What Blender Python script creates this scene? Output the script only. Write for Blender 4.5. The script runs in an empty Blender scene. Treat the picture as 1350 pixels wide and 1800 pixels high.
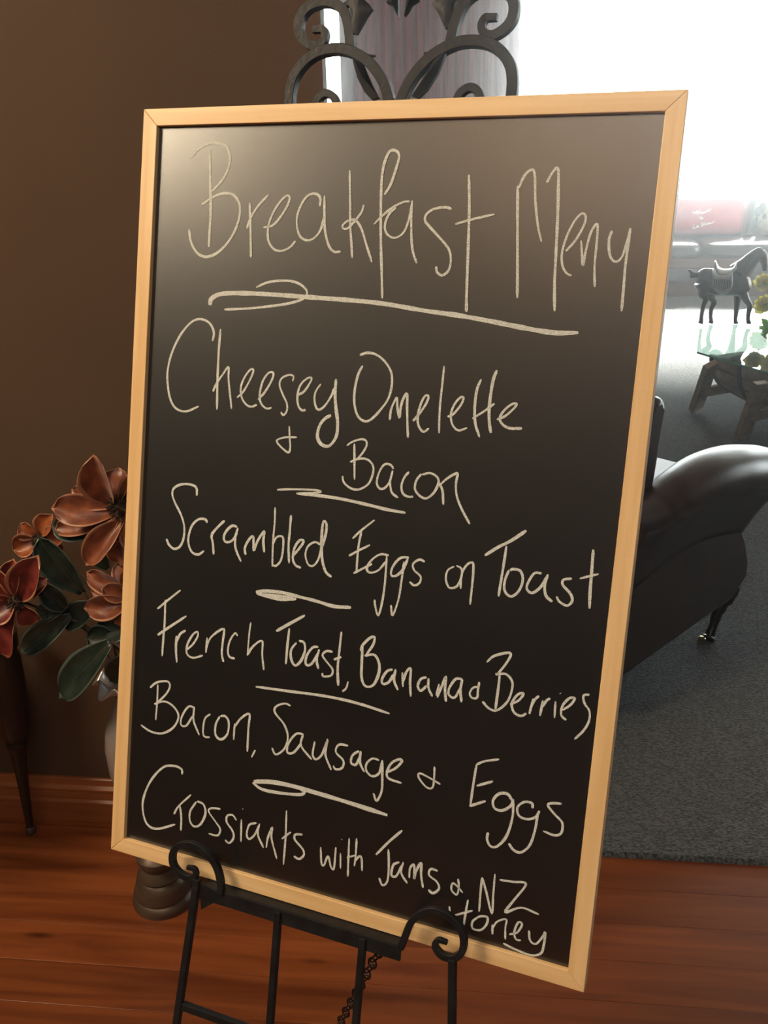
import bpy, math, random
from math import sin, cos, pi, radians
from mathutils import Vector, Matrix, noise
random.seed(7)
S = bpy.context.scene
COL = S.collection
# ------------------------------------------------------------------ camera
F = 1668.0                                   # focal length in pixels of the 1350x1800 frame
CAMH = 1.55
_th, _pi = radians(1.2), radians(22.6)
g = Vector((sin(_th)*cos(_pi), cos(_th)*cos(_pi), sin(_pi)))      # gravity in lens axes (right, down, forward)
d = Vector((.9945, .0205, -.101)); d = (d - g*d.dot(g)).normalized()
Zc = -g; Xc = d; Yc = Zc.cross(Xc)
RW = Matrix((Xc, Yc, Zc))                    # lens axes -> world
CAM = Vector((0, 0, CAMH))
def lens(v): return RW @ Vector(v)
cam_d = bpy.data.cameras.new('camera'); cam = bpy.data.objects.new('camera', cam_d); COL.objects.link(cam)
cam_d.sensor_fit = 'VERTICAL'; cam_d.sensor_height = 36; cam_d.lens = F/1800*36; cam_d.clip_start = .02
_r, _u, _b = lens((1,0,0)), lens((0,-1,0)), lens((0,0,-1))
_m = Matrix((_r, _u, _b)).transposed().to_4x4(); _m.translation = CAM
cam.matrix_world = _m
S.camera = cam
# ------------------------------------------------------------------ sky, lights, exposure
WORLD_STRENGTH = 13.0
SUN = 115.0
KEY_POWER = 76
FILL_POWER = 21
COOL_GLARE_POWER = 25
GLARE_HAZE = .030
S.view_settings.view_transform = 'Standard'; S.view_settings.look = 'None'
S.view_settings.gamma = 1; S.view_settings.exposure = 0; S.view_settings.use_curve_mapping = False
w = bpy.data.worlds.new('overcast_sky'); S.world = w; w.use_nodes = True
bg = w.node_tree.nodes['Background']; bg.inputs[0].default_value = (.93, .98, 1.0, 1); bg.inputs[1].default_value = WORLD_STRENGTH
def area(name, loc, target, sx, sy, power, col, portal=False):
    l = bpy.data.lights.new(name, 'AREA'); l.shape = 'RECTANGLE'; l.size = sx; l.size_y = sy
    l.energy = power; l.color = col
    o = bpy.data.objects.new(name, l); COL.objects.link(o); o.location = loc
    o.rotation_euler = (Vector(target)-Vector(loc)).to_track_quat('-Z', 'Y').to_euler()
    if portal: l.cycles.is_portal = True
    return o
WY = 10.0                                     # far window wall
area('window_portal', (2.0, WY+.10, 1.8), (2.0, 0, 1.8), 9.0, 2.4, 1, (1,1,1), True)
area('added_door_portal', (6.32, 7.3, 1.1), (0, 7.3, 1.1), 4.2, 2.2, 1, (1,1,1), True)
area('key_window_light', (-2.15, .45, 2.7), (-.1, 1.05, .9), .8, .8, KEY_POWER, (1.0, .80, .55))
area('board_glare_fill_warm', (-.95, -1.1, 2.92), (-.95, -1.1, 0), 1.3, 1.2, FILL_POWER, (1.0, .68, .42))  # added warm fill, set where the board's upper face mirrors it as glare
area('board_glare_fill_cool', (.35, -1.2, 2.94), (.35, -1.2, 0), 1.0, 1.0, COOL_GLARE_POWER, (.88, .96, 1.0))  # added cool fill for glare on the board's upper right
sun_d = bpy.data.lights.new('sun', 'SUN'); sun_d.energy = SUN; sun_d.angle = radians(10); sun_d.color = (1, .95, .88)
sun = bpy.data.objects.new('sun', sun_d); COL.objects.link(sun)
sun.rotation_euler = Vector((-.32, -1, -.73)).to_track_quat('-Z', 'Y').to_euler()

# ------------------------------------------------------------------ helpers: pixels to places
def ray(px, py): return lens(((px-675)/F, (py-900)/F, 1))
def at_z(px, py, z=0.0):
    r = ray(px, py); return CAM + r*((z-CAMH)/r.z)
def at_y(px, py, y):
    r = ray(px, py); return CAM + r*(y/r.y)
def at_plane(px, py, p, n):
    r = ray(px, py); return CAM + r*((p-CAM).dot(n)/r.dot(n))
# the board's pose: width, height, thickness
BW, BH, BT = .6, .9, .019
BRc = [[0.9250897848113919,-0.07957421052870686,0.3713177009736347],[0.12187274088045758,0.9882878388254113,-0.09183780626780395],[-0.35966084728240494,0.13021172239292006,0.9239529112912475]]
BRc = Matrix(BRc)
bX = lens(BRc.col[0]); bY = -lens(BRc.col[1]); bZ = bX.cross(bY)
bTL = CAM + lens((-0.2752249847988612, -0.46160729798156575, 1.0871264483036016))
bO = bTL + bX*(BW/2) - bY*BH                  # bottom centre of the front face
BM = Matrix((bX, bY, bZ)).transposed().to_4x4(); BM.translation = bO
def bl(x, y, z=0): return BM @ Vector((x, y, z))
BMI = BM.inverted()
def bp(px, py, z=0.0):                        # pixel -> board axes, on the plane z in front of the face
    return BMI @ at_plane(px, py, bO + bZ*z, bZ)

# ------------------------------------------------------------------ helpers: objects
MATS = {}
ROOTM = {}
def props(o, label=None, cat=None, group=None, kind=None):
    if label: o['label'] = label
    if cat: o['category'] = cat
    if group: o['group'] = group
    if kind: o['kind'] = kind
    return o
def thing(name, loc, label, cat, group=None, M=None):
    o = bpy.data.objects.new(name, None); COL.objects.link(o); o.empty_display_size = .05
    M = M.copy() if M is not None else Matrix.Identity(4)
    M.translation = Vector(loc); o.matrix_world = M; ROOTM[o.name] = M
    return props(o, label, cat, group)
class MB:
    def __init__(s): s.v = []; s.f = []; s.mi = None
    def add(s, vs, fs):
        n = len(s.v); s.v += [Vector(v) for v in vs]; s.f += [tuple(i+n for i in f) for f in fs]; return s
    def box(s, c, h, M=None):
        vs = [Vector((c[0]+x*h[0], c[1]+y*h[1], c[2]+z*h[2])) for x in (-1,1) for y in (-1,1) for z in (-1,1)]
        if M is not None: vs = [M @ v for v in vs]
        return s.add(vs, [(0,1,3,2),(4,6,7,5),(0,4,5,1),(2,3,7,6),(0,2,6,4),(1,5,7,3)])
    def tube(s, pts, rad, n=8, ref=None, ry=None, cap=True, ph=0):
        pts = [Vector(p) for p in pts]; N = len(pts)
        if not hasattr(rad, '__len__'): rad = [rad]*N
        if ry is None: ry = rad
        elif not hasattr(ry, '__len__'): ry = [ry]*N
        t0 = (pts[1]-pts[0]).normalized()
        r = Vector(ref) if ref is not None else (Vector((0,0,1)) if abs(t0.z) < .9 else Vector((1,0,0)))
        vs = []; prev = None
        for i, p in enumerate(pts):
            t = ((pts[min(i+1,N-1)]-pts[max(i-1,0)])).normalized()
            if ref is None and prev is not None: r = prev
            b = (r - t*r.dot(t)).normalized(); prev = b
            a = b.cross(t)
            for k in range(n):
                th = 2*pi*(k+.5)/n + ph
                vs.append(p + a*(cos(th)*rad[i]) + b*(sin(th)*ry[i]))
        fs = [(i*n+k, i*n+(k+1)%n, (i+1)*n+(k+1)%n, (i+1)*n+k) for i in range(N-1) for k in range(n)]
        if cap: fs += [tuple(range(n))[::-1], tuple((N-1)*n+k for k in range(n))]
        return s.add(vs, fs)
    def bar(s, pts, hw, hd, ref):                 # flat or square bar
        q = math.sqrt(2)
        sc = lambda a: [h*q for h in a] if hasattr(a,'__len__') else a*q
        return s.tube(pts, sc(hw), 4, ref, sc(hd))
    def lathe(s, prof, c, n=32, M=None):
        vs = []
        for r, z in prof:
            for k in range(n):
                th = 2*pi*k/n; v = Vector((r*cos(th), r*sin(th), z))
                vs.append((M @ v if M is not None else v) + Vector(c))
        fs = [(i*n+k, i*n+(k+1)%n, (i+1)*n+(k+1)%n, (i+1)*n+k) for i in range(len(prof)-1) for k in range(n)]
        fs += [tuple(range(n))[::-1], tuple((len(prof)-1)*n+k for k in range(n))]
        return s.add(vs, fs)
    def grid(s, fn, nu, nv):
        vs = [fn(i/nu, j/nv) for j in range(nv+1) for i in range(nu+1)]
        return s.add(vs, [(j*(nu+1)+i, j*(nu+1)+i+1, (j+1)*(nu+1)+i+1, (j+1)*(nu+1)+i) for j in range(nv) for i in range(nu)])
    def blob(s, c, r, M=None, n=16, m=10, fn=None):
        vs = []
        for j in range(m+1):
            ph = pi*j/m
            for k in range(n):
                th = 2*pi*k/n
                v = Vector((cos(th)*sin(ph), sin(th)*sin(ph), cos(ph)))
                if fn: v = fn(v)
                v = Vector((v.x*r[0], v.y*r[1], v.z*r[2]))
                if M is not None: v = M @ v
                vs.append(v + Vector(c))
        return s.add(vs, [(j*n+k, (j+1)*n+k, (j+1)*n+(k+1)%n, j*n+(k+1)%n) for j in range(m) for k in range(n)])
    def build(s, name, mat, root=None, smooth=True, bevel=0, sub=0, label=None, kind=None, solid=0, ang=40, mat2=None):
        me = bpy.data.meshes.new(name)
        Mi = ROOTM[root.name].inverted() if root is not None else None
        vs = [Mi @ v for v in s.v] if Mi is not None else s.v
        me.from_pydata([tuple(v) for v in vs], [], s.f); me.materials.append(mat)
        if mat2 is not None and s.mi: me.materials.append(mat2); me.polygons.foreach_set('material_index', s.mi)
        me.validate()
        import bmesh
        bm = bmesh.new(); bm.from_mesh(me); bmesh.ops.remove_doubles(bm, verts=bm.verts, dist=1e-6)
        bmesh.ops.recalc_face_normals(bm, faces=bm.faces); bm.to_mesh(me); bm.free()
        o = bpy.data.objects.new(name, me); COL.objects.link(o)
        if root is not None: o.parent = root; ROOTM[o.name] = ROOTM[root.name]
        else: ROOTM[o.name] = Matrix.Identity(4)
        if smooth:
            me.polygons.foreach_set('use_smooth', [True]*len(me.polygons))
            if not sub: me.set_sharp_from_angle(angle=radians(ang))
        if solid:
            m = o.modifiers.new('s', 'SOLIDIFY'); m.thickness = solid; m.offset = 0
        if bevel:
            m = o.modifiers.new('b', 'BEVEL'); m.width = bevel; m.segments = 2; m.limit_method = 'ANGLE'
        if sub:
            m = o.modifiers.new('u', 'SUBSURF'); m.levels = sub; m.render_levels = sub
        if label: o['label'] = label
        if kind: o['kind'] = kind
        return o
def cat_rom(pts, k=6):
    pts = [Vector(p) for p in pts]
    if len(pts) < 3: return pts
    P = [pts[0]*2-pts[1]] + pts + [pts[-1]*2-pts[-2]]
    out = []
    for i in range(1, len(P)-2):
        a, b, c, e = P[i-1], P[i], P[i+1], P[i+2]
        for j in range(k):
            t = j/k
            out.append(.5*((2*b)+(c-a)*t+(2*a-5*b+4*c-e)*t*t+(3*b-a-3*c+e)*t**3))
    return out + [pts[-1]]

# ------------------------------------------------------------------ materials
def mat(name, col, rough=.5, metal=0, spec=.5, **k):
    m = bpy.data.materials.new(name); m.use_nodes = True
    b = m.node_tree.nodes['Principled BSDF']
    b.inputs['Base Color'].default_value = (*col, 1); b.inputs['Roughness'].default_value = rough
    b.inputs['Metallic'].default_value = metal; b.inputs['Specular IOR Level'].default_value = spec
    for a, v in k.items(): b.inputs[a.replace('_', ' ')].default_value = v
    MATS[name] = m; return m
def noise_mat(name, c1, c2, scale=(5,5,5), rough=.5, bump=0, bscale=None, detail=6, spec=.5, metal=0, dist=0, ramp=(.35,.7), bdist=.002, dim=None, **k):
    m = mat(name, c1, rough, metal, spec, **k); nt = m.node_tree; N = nt.nodes; L = nt.links; b = N['Principled BSDF']
    tc = N.new('ShaderNodeTexCoord'); mp = N.new('ShaderNodeMapping'); mp.inputs['Scale'].default_value = scale
    L.new(tc.outputs['Object'], mp.inputs[0])
    oi = N.new('ShaderNodeObjectInfo'); ad = N.new('ShaderNodeVectorMath'); ad.operation = 'ADD'
    mu = N.new('ShaderNodeMath'); mu.operation = 'MULTIPLY'; mu.inputs[1].default_value = 37
    L.new(oi.outputs['Random'], mu.inputs[0]); L.new(mp.outputs[0], ad.inputs[0]); L.new(mu.outputs[0], ad.inputs[1])
    nz = N.new('ShaderNodeTexNoise'); nz.inputs['Scale'].default_value = 1; nz.inputs['Detail'].default_value = detail
    nz.inputs['Distortion'].default_value = dist
    L.new(ad.outputs[0], nz.inputs['Vector'])
    cr = N.new('ShaderNodeValToRGB'); cr.color_ramp.elements[0].position = ramp[0]; cr.color_ramp.elements[1].position = ramp[1]
    cr.color_ramp.elements[0].color = (*c1, 1); cr.color_ramp.elements[1].color = (*c2, 1)
    L.new(nz.outputs['Fac'], cr.inputs[0]); L.new(cr.outputs[0], b.inputs['Base Color'])
    if bump:
        n2 = N.new('ShaderNodeTexNoise'); n2.inputs['Scale'].default_value = bscale or 100; n2.inputs['Detail'].default_value = 4
        L.new(tc.outputs['Object'], n2.inputs['Vector'])
        bn = N.new('ShaderNodeBump'); bn.inputs['Strength'].default_value = bump; bn.inputs['Distance'].default_value = bdist
        L.new(n2.outputs['Fac'], bn.inputs['Height']); L.new(bn.outputs[0], b.inputs['Normal'])
    m['cr'] = cr.name
    return m
def plank_mat():
    m = noise_mat('floorboard_wood', (.125,.029,.008), (.31,.086,.024), (2.0, 26, 26), .30, .12, 60, 8, .5, 0, .6, (.3,.72), .001)
    nt = m.node_tree; N = nt.nodes; L = nt.links; b = N['Principled BSDF']; cr = N[m['cr']]
    oi = N.new('ShaderNodeObjectInfo'); hs = N.new('ShaderNodeHueSaturation')
    mr = N.new('ShaderNodeMapRange'); mr.inputs[3].default_value = .88; mr.inputs[4].default_value = 1.12
    L.new(oi.outputs['Random'], mr.inputs[0]); L.new(mr.outputs[0], hs.inputs['Value'])
    # knots
    tc = N.new('ShaderNodeTexCoord'); mp = N.new('ShaderNodeMapping'); mp.inputs['Scale'].default_value = (2.2, 9, 9); L.new(tc.outputs['Object'], mp.inputs[0])
    vo = N.new('ShaderNodeTexVoronoi'); vo.inputs['Scale'].default_value = 1; L.new(mp.outputs[0], vo.inputs['Vector'])
    mk = N.new('ShaderNodeMapRange'); mk.inputs[1].default_value = .02; mk.inputs[2].default_value = .09; mk.inputs[3].default_value = .35; mk.inputs[4].default_value = 1
    L.new(vo.outputs['Distance'], mk.inputs[0])
    mx = N.new('ShaderNodeMix'); mx.data_type = 'RGBA'; mx.blend_type = 'MULTIPLY'; mx.inputs[0].default_value = 1
    L.new(cr.outputs[0], hs.inputs['Color']); L.new(hs.outputs[0], mx.inputs[6]); L.new(mk.outputs[0], mx.inputs[7])
    L.new(mx.outputs[2], b.inputs['Base Color'])
    return m
M_plank = plank_mat()
M_wall = noise_mat('brown_wall_paint', (.086,.049,.028), (.101,.059,.035), (2,2,2), .75, .25, 350, spec=.3)
M_dim = noise_mat('darkened_unseen_wall', (.030,.021,.016), (.040,.028,.021), (2,2,2), .7)  # unseen walls, darkened so the board's lower part reflects less
M_ceil = noise_mat('ceiling_paint', (.62,.52,.42), (.66,.56,.46), (2,2,2), .8, .1, 300)
M_skirt = noise_mat('skirting_wood', (.26,.075,.024), (.36,.115,.036), (3,40,40), .35, .1, 80, 8)
M_pineV = noise_mat('pale_pine_upright_grain', (.74,.46,.20), (.89,.62,.32), (60, 3, 60), .42, .08, 200, 8, dist=.4)
M_pineH = noise_mat('pale_pine_level_grain', (.74,.46,.20), (.89,.62,.32), (3, 60, 60), .42, .08, 200, 8, dist=.4)
M_slate = noise_mat('blackboard_face', (.005,.0052,.0055), (.008,.0082,.0085), (9,9,9), .36, .5, 900, spec=.6, bdist=.0003, Coat_Weight=1.0, Coat_Roughness=.28, Coat_IOR=1.74)
M_iron = noise_mat('black_wrought_iron', (.008,.008,.009), (.016,.016,.017), (40,40,40), .5, .4, 160, spec=.28)
def chalk_mat():
    m = noise_mat('white_chalk', (.68,.69,.62), (.82,.83,.76), (300,300,300), .95, 0, spec=.1, detail=3)
    nt = m.node_tree; N = nt.nodes; L = nt.links; b = N['Principled BSDF']
    tc = N.new('ShaderNodeTexCoord'); n = N.new('ShaderNodeTexNoise'); n.inputs['Scale'].default_value = 1100; n.inputs['Detail'].default_value = 2
    L.new(tc.outputs['Object'], n.inputs['Vector'])
    r = N.new('ShaderNodeMapRange'); r.inputs[1].default_value = .36; r.inputs[2].default_value = .50; r.inputs[3].default_value = .40; r.inputs[4].default_value = .95
    L.new(n.outputs['Fac'], r.inputs[0]); L.new(r.outputs[0], b.inputs['Alpha'])
    return m
M_chalk = chalk_mat()
def carpet_mat():
    m = noise_mat('grey_carpet_pile', (.042,.047,.050), (.150,.160,.162), (130,130,130), .95, 1, 170, spec=.2, bdist=.016, ramp=(.40,.60))
    b = m.node_tree.nodes['Principled BSDF']; b.inputs['Sheen Weight'].default_value = .25; b.inputs['Sheen Roughness'].default_value = .4
    return m
M_carpet = carpet_mat()
M_leather = noise_mat('dark_brown_leather', (.034,.015,.011), (.048,.021,.016), (9,9,9), .33, .5, 220, spec=.6, bdist=.001)
M_darkwood = noise_mat('dark_carved_wood', (.014,.007,.005), (.028,.013,.009), (50,50,4), .35, .1, 80)
M_tablewood = noise_mat('weathered_oak_barrel', (.26,.20,.155), (.38,.30,.235), (4,40,40), .55, .2, 100)
M_brass = mat('brass_castor', (.80,.68,.42), .22, 1)
M_curtain = noise_mat('brown_drape', (.070,.036,.024), (.12,.064,.042), (14,14,1.2), .7, .2, 120, spec=.3)
_nt = M_curtain.node_tree; _tr = _nt.nodes.new('ShaderNodeBsdfTranslucent'); _tr.inputs[0].default_value = (.17,.066,.036,1)
_mx = _nt.nodes.new('ShaderNodeMixShader'); _mx.inputs[0].default_value = .35
_nt.links.new(_nt.nodes['Principled BSDF'].outputs[0], _mx.inputs[1]); _nt.links.new(_tr.outputs[0], _mx.inputs[2]); _nt.links.new(_mx.outputs[0], _nt.nodes['Material Output'].inputs['Surface'])
M_lining = mat('beige_curtain_lining', (.20,.155,.105), .8)
M_white = noise_mat('white_window_frame', (.80,.80,.78), (.86,.86,.84), (3,3,3), .4)
M_petal = noise_mat('copper_petal', (.13,.031,.012), (.31,.085,.030), (45,45,45), .36, .3, 70, spec=.45, detail=3, Sheen_Weight=.25)
M_petal2 = noise_mat('orange_petal', (.20,.048,.015), (.40,.11,.032), (45,45,45), .40, .3, 70, detail=3)
M_petal3 = noise_mat('maroon_petal', (.10,.014,.012), (.24,.038,.028), (45,45,45), .38, .3, 70, detail=3)
M_edge = mat('petal_rim_highlight', (.40,.18,.095), .35)  # rim light on the petals, painted as a pale edge colour
M_leafedge = mat('leaf_rim_highlight', (.07,.10,.08), .35)  # rim light painted into the leaf edges likewise
M_leaf = noise_mat('dark_green_leaf', (.010,.018,.012), (.028,.042,.030), (30,30,30), .34, .2, 60, detail=3)
M_stem = noise_mat('brown_stem', (.045,.028,.016), (.08,.05,.028), (60,60,60), .7)
M_stamen = noise_mat('dark_stamen', (.030,.014,.008), (.07,.035,.018), (90,90,90), .8)
M_pewter = noise_mat('bronze_pewter', (.085,.055,.038), (.14,.095,.065), (12,12,30), .40, .3, 60, metal=.35)
M_silver = noise_mat('silvered_ceramic', (.48,.44,.42), (.60,.56,.54), (8,8,8), .25, metal=.55)
M_red = noise_mat('red_cushion_cloth', (.42,.022,.040), (.50,.035,.055), (12,12,12), .6, .2, 120)
M_script = mat('cream_stitching', (.85,.70,.66), .7)
M_dkgreen = noise_mat('dark_green_satin', (.020,.040,.038), (.05,.075,.07), (6,6,6), .3)
M_beige = noise_mat('beige_cushion_cloth', (.50,.45,.32), (.60,.54,.40), (12,12,12), .8, .2, 120)
M_sofaleather = noise_mat('black_sofa_leather', (.030,.030,.032), (.045,.045,.047), (9,9,9), .28, .3, 60, spec=.6, bdist=.004)
M_sofawood = noise_mat('sofa_base_wood', (.070,.030,.022), (.11,.05,.036), (3,30,30), .45)
M_bronze = noise_mat('dark_bronze', (.045,.032,.024), (.09,.065,.05), (30,30,30), .30, .3, 60, metal=.7)
M_blanket = noise_mat('silver_saddle_cloth', (.45,.46,.46), (.62,.63,.63), (60,20,60), .35, .3, 90, metal=.4)
M_yellow = noise_mat('yellow_petal', (.88,.78,.36), (.95,.90,.55), (40,40,40), .6)
M_green = noise_mat('fresh_green_leaf', (.38,.50,.20), (.50,.62,.30), (30,30,30), .5)
def translucent(m, col, f):
    n = m.node_tree; t = n.nodes.new('ShaderNodeBsdfTranslucent'); t.inputs[0].default_value = (*col, 1)
    x = n.nodes.new('ShaderNodeMixShader'); x.inputs[0].default_value = f
    n.links.new(n.nodes['Principled BSDF'].outputs[0], x.inputs[1]); n.links.new(t.outputs[0], x.inputs[2]); n.links.new(x.outputs[0], n.nodes['Material Output'].inputs['Surface'])
translucent(M_green, (.5,.8,.25), .5); translucent(M_yellow, (.95,.90,.45), .5)
def glass_mat(name, tint, rough=0.0):
    m = bpy.data.materials.new(name); m.use_nodes = True; nt = m.node_tree; N = nt.nodes; L = nt.links
    N.remove(N['Principled BSDF']); out = N['Material Output']
    t = N.new('ShaderNodeBsdfTransparent'); t.inputs[0].default_value = (*tint, 1)
    gl = N.new('ShaderNodeBsdfGlossy'); gl.inputs['Roughness'].default_value = rough
    fr = N.new('ShaderNodeFresnel'); fr.inputs[0].default_value = 1.5
    mx = N.new('ShaderNodeMixShader'); L.new(fr.outputs[0], mx.inputs[0]); L.new(t.outputs[0], mx.inputs[1]); L.new(gl.outputs[0], mx.inputs[2])
    L.new(mx.outputs[0], out.inputs['Surface']); return m
M_pane = glass_mat('window_glass', (.97,.99,.98))
M_tglass = glass_mat('table_glass', (.80,.93,.88))
M_gedge = mat('green_glass_edge', (.16,.46,.38), .15)

# ------------------------------------------------------------------ the setting
WALLY = at_z(130, 1432).y                    # near face of the brown wall
XOPEN = at_y(571, 60, WALLY+.04).x          # where the brown wall stops and the opening begins
CARPY = at_z(1200, 1511).y                   # seam of boards and carpet
XL, XR, YB = -2.3, 3.4, -2.6
ZC = 3.0
WT = .04                                      # thickness of the thin brown wall
XR2, XL2 = 6.2, -1.6
def struct(name, mb, m, **k):
    o = mb.build(name, m, **k); o['kind'] = 'structure'; return o
fl = MB().box(((XL+XR2)/2, (YB+WY)/2, -.05), ((XR2-XL)/2+.3, (WY-YB)/2+.3, .03))
floor = struct('floor', fl, M_stem, smooth=False)
# floorboards, each its own piece
PWD = .096
y = CARPY - .004
k = 0
board_meshes = {}
while y > -.1:                                # nearest boards, one object each; end joints lie far to the sides
    cuts = [XL, -1.75-.5*random.random(), 1.9+1.3*random.random(), XR]
    for c0, c1 in zip(cuts, cuts[1:]):
        MB().box(((c0+c1)/2, y-PWD/2, -.010), ((c1-c0)/2-.0004, PWD/2-.0003, .010)).build('floorboard', M_plank, floor, smooth=False, bevel=.0006)
    y -= PWD
rest = MB()
while y > YB:
    rest.box(((XL+XR)/2, y-PWD/2, -.010), ((XR-XL)/2, PWD/2-.0008, .010)); y -= PWD
rest.build('floorboards_behind', M_plank, floor, smooth=False, kind='stuff')
# strip of boards between carpet line and wall on the left, under the skirting
MB().box(((XL+XOPEN)/2, (CARPY+WALLY+WT)/2, -.010), ((XOPEN-XL)/2, (WALLY+WT-CARPY)/2, .010)).build('floorboard', M_plank, floor, smooth=False, bevel=.001)
# carpet with an uneven pile and a turned-down lip along the boards
def carpet(u, v):
    x = XOPEN + (XR2-XOPEN)*u; y0 = CARPY + (WY-CARPY)*v*v
    return Vector((x, y0, .012 + .0025*noise.noise(Vector((x*9, y0*9, 0)))))
cp = MB().grid(carpet, 160, 260)
n0 = len(cp.v)
lip = MB().grid(lambda u, v: Vector((XOPEN+(XR2-XOPEN)*u, CARPY-.006*sin(v*pi/2)-.001*noise.noise(Vector((u*300, 0, 0))), .012-.013*v)), 300, 4)
cp.add(lip.v, lip.f)
cp.box(((XL2+XOPEN)/2, (WALLY+WT+WY)/2, .006), ((XOPEN-XL2)/2, (WY-WALLY-WT)/2, .006))
carp = struct('floor_carpet', cp, M_carpet)
# walls
struct('wall_left', MB().box(((XL+XOPEN)/2, WALLY+WT/2, ZC/2), ((XOPEN-XL)/2, WT/2, ZC/2)), M_wall, smooth=False)
struct('wall_side', MB().box((XL-.06, (YB+WALLY)/2, ZC/2), (.06, (WALLY-YB)/2+.13, ZC/2)), M_dim, smooth=False)
struct('wall_back', MB().box(((XL+XR)/2, YB-.06, ZC/2), ((XR-XL)/2+.12, .06, ZC/2)), M_dim, smooth=False)
struct('wall_right', MB().box((XR+.06, (YB+WALLY)/2, ZC/2), (.06, (WALLY-YB)/2, ZC/2)), M_wall, smooth=False)
struct('wall_lounge_left', MB().box((XL2-.06, (WALLY+WY)/2, ZC/2), (.06, (WY-WALLY)/2, ZC/2)), M_wall, smooth=False)
DY0, DY1, DH = 5.2, 9.4, 2.2                  # unseen wide glass door, added to brighten the lounge carpet
lr = MB().box((XR2+.06, (WALLY+DY0)/2, ZC/2), (.06, (DY0-WALLY)/2, ZC/2))
lr.box((XR2+.06, (WY+DY1)/2+.03, ZC/2), (.06, (WY-DY1)/2+.03, ZC/2)).box((XR2+.06, (DY0+DY1)/2, (ZC+DH)/2), (.06, (DY1-DY0)/2, (ZC-DH)/2))
struct('wall_lounge_right', lr, M_wall, smooth=False)
door = thing('added_door_1', (XR2, (DY0+DY1)/2, 0), None, None); door['kind'] = 'structure'
df = MB().box((XR2+.05, (DY0+DY1)/2, DH-.03), (.03, (DY1-DY0)/2, .03)).box((XR2+.05, (DY0+DY1)/2, .02), (.03, (DY1-DY0)/2, .02))
for yy in (DY0+.03, (DY0+DY1)/2, DY1-.03): df.box((XR2+.05, yy, DH/2), (.03, .03, DH/2))
df.build('door_frame', M_white, door, smooth=False)
for a, b_ in ((DY0+.05, (DY0+DY1)/2-.02), ((DY0+DY1)/2+.02, DY1-.05)):
    MB().box((XR2+.05, (a+b_)/2, DH/2), (.003, (b_-a)/2, DH/2-.05)).build('door_pane', M_pane, door, smooth=False)
struct('wall_partition', MB().box(((XR+XR2)/2, WALLY+.065, ZC/2), ((XR2-XR)/2, .065, ZC/2)), M_wall, smooth=False)
struct('ceiling', MB().box(((XL+XR2)/2, (YB+WY)/2, ZC+.05), ((XR2-XL)/2+.2, (WY-YB)/2+.2, .05)), M_ceil, smooth=False)
# far wall with the wide window
SILL = at_y(1250, 352, WY).z
WX0 = at_y(571, 60, WY).x - .9; WX1 = XR2-.15
HEAD = 2.85
fw = MB()
fw.box(((XL2+XR2)/2, WY+.06, SILL/2), ((XR2-XL2)/2, .06, SILL/2))
fw.box(((XL2+XR2)/2, WY+.06, (HEAD+ZC)/2), ((XR2-XL2)/2, .06, (ZC-HEAD)/2))
fw.box(((XL2+WX0)/2, WY+.06, (SILL+HEAD)/2), ((WX0-XL2)/2, .06, (HEAD-SILL)/2))
fw.box(((WX1+XR2)/2, WY+.06, (SILL+HEAD)/2), ((XR2-WX1)/2, .06, (HEAD-SILL)/2))
struct('wall_far', fw, M_wall, smooth=False)
win = thing('window_1', ((WX0+WX1)/2, WY, SILL), None, None); win['kind'] = 'structure'
wf = MB(); 
for z in (SILL+.03, HEAD-.03): wf.box(((WX0+WX1)/2, WY+.05, z), ((WX1-WX0)/2, .03, .03))
for x in (WX0+.03, 4.6, WX1-.03): wf.box((x, WY+.05, (SILL+HEAD)/2), (.03, .03, (HEAD-SILL)/2))
wf.build('window_frame', M_white, win, smooth=False)
for a, b_ in ((WX0+.05, 4.58), (4.62, WX1-.05)):
    MB().box(((a+b_)/2, WY+.05, (SILL+HEAD)/2), ((b_-a)/2, .003, (HEAD-SILL)/2-.05)).build('window_pane', M_pane, win, smooth=False)
MB().box(((WX0+WX1)/2, WY-.04, SILL-.015), ((WX1-WX0)/2, .06, .015)).build('window_sill', M_white, win, smooth=False)
# skirting board with two beads, along the brown wall
def skirt(x0, x1):
    z1 = at_y(130, 1364, WALLY).z
    prof = [(0,0),(.020,0),(.020,z1*.42),(.0235,z1*.45),(.0235,z1*.50),(.017,z1*.54),(.016,z1*.72),(.0195,z1*.76),(.0195,z1*.80),(.012,z1*.86),(.009,z1*.98),(.006,z1),(0,z1)]
    vs = [Vector((x, WALLY-p, z)) for x in (x0, x1) for p, z in prof]; n = len(prof)
    fs = [(i, (i+1)%n, n+(i+1)%n, n+i) for i in range(n)] + [tuple(range(n)), tuple(range(n, 2*n))[::-1]]
    return MB().add(vs, fs)
struct('baseboard_left', skirt(XL, XOPEN), M_skirt, smooth=False)
# scatter volume added to stand in for lens glare around the window
hz = bpy.data.materials.new('lens_glare_scatter'); hz.use_nodes = True; nt = hz.node_tree
nt.nodes.remove(nt.nodes['Principled BSDF'])
vs_ = nt.nodes.new('ShaderNodeVolumeScatter'); vs_.inputs['Density'].default_value = GLARE_HAZE; vs_.inputs['Anisotropy'].default_value = .94
vs_.inputs['Color'].default_value = (.98, .99, 1, 1)
nt.links.new(vs_.outputs[0], nt.nodes['Material Output'].inputs['Volume'])
hzo = MB().box(((XL+XR2)/2, (YB+WY)/2, ZC/2), ((XR2-XL)/2-.01, (WY-YB)/2-.01, ZC/2-.005)).build('lens_glare_haze', hz, smooth=False, kind='structure')
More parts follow.
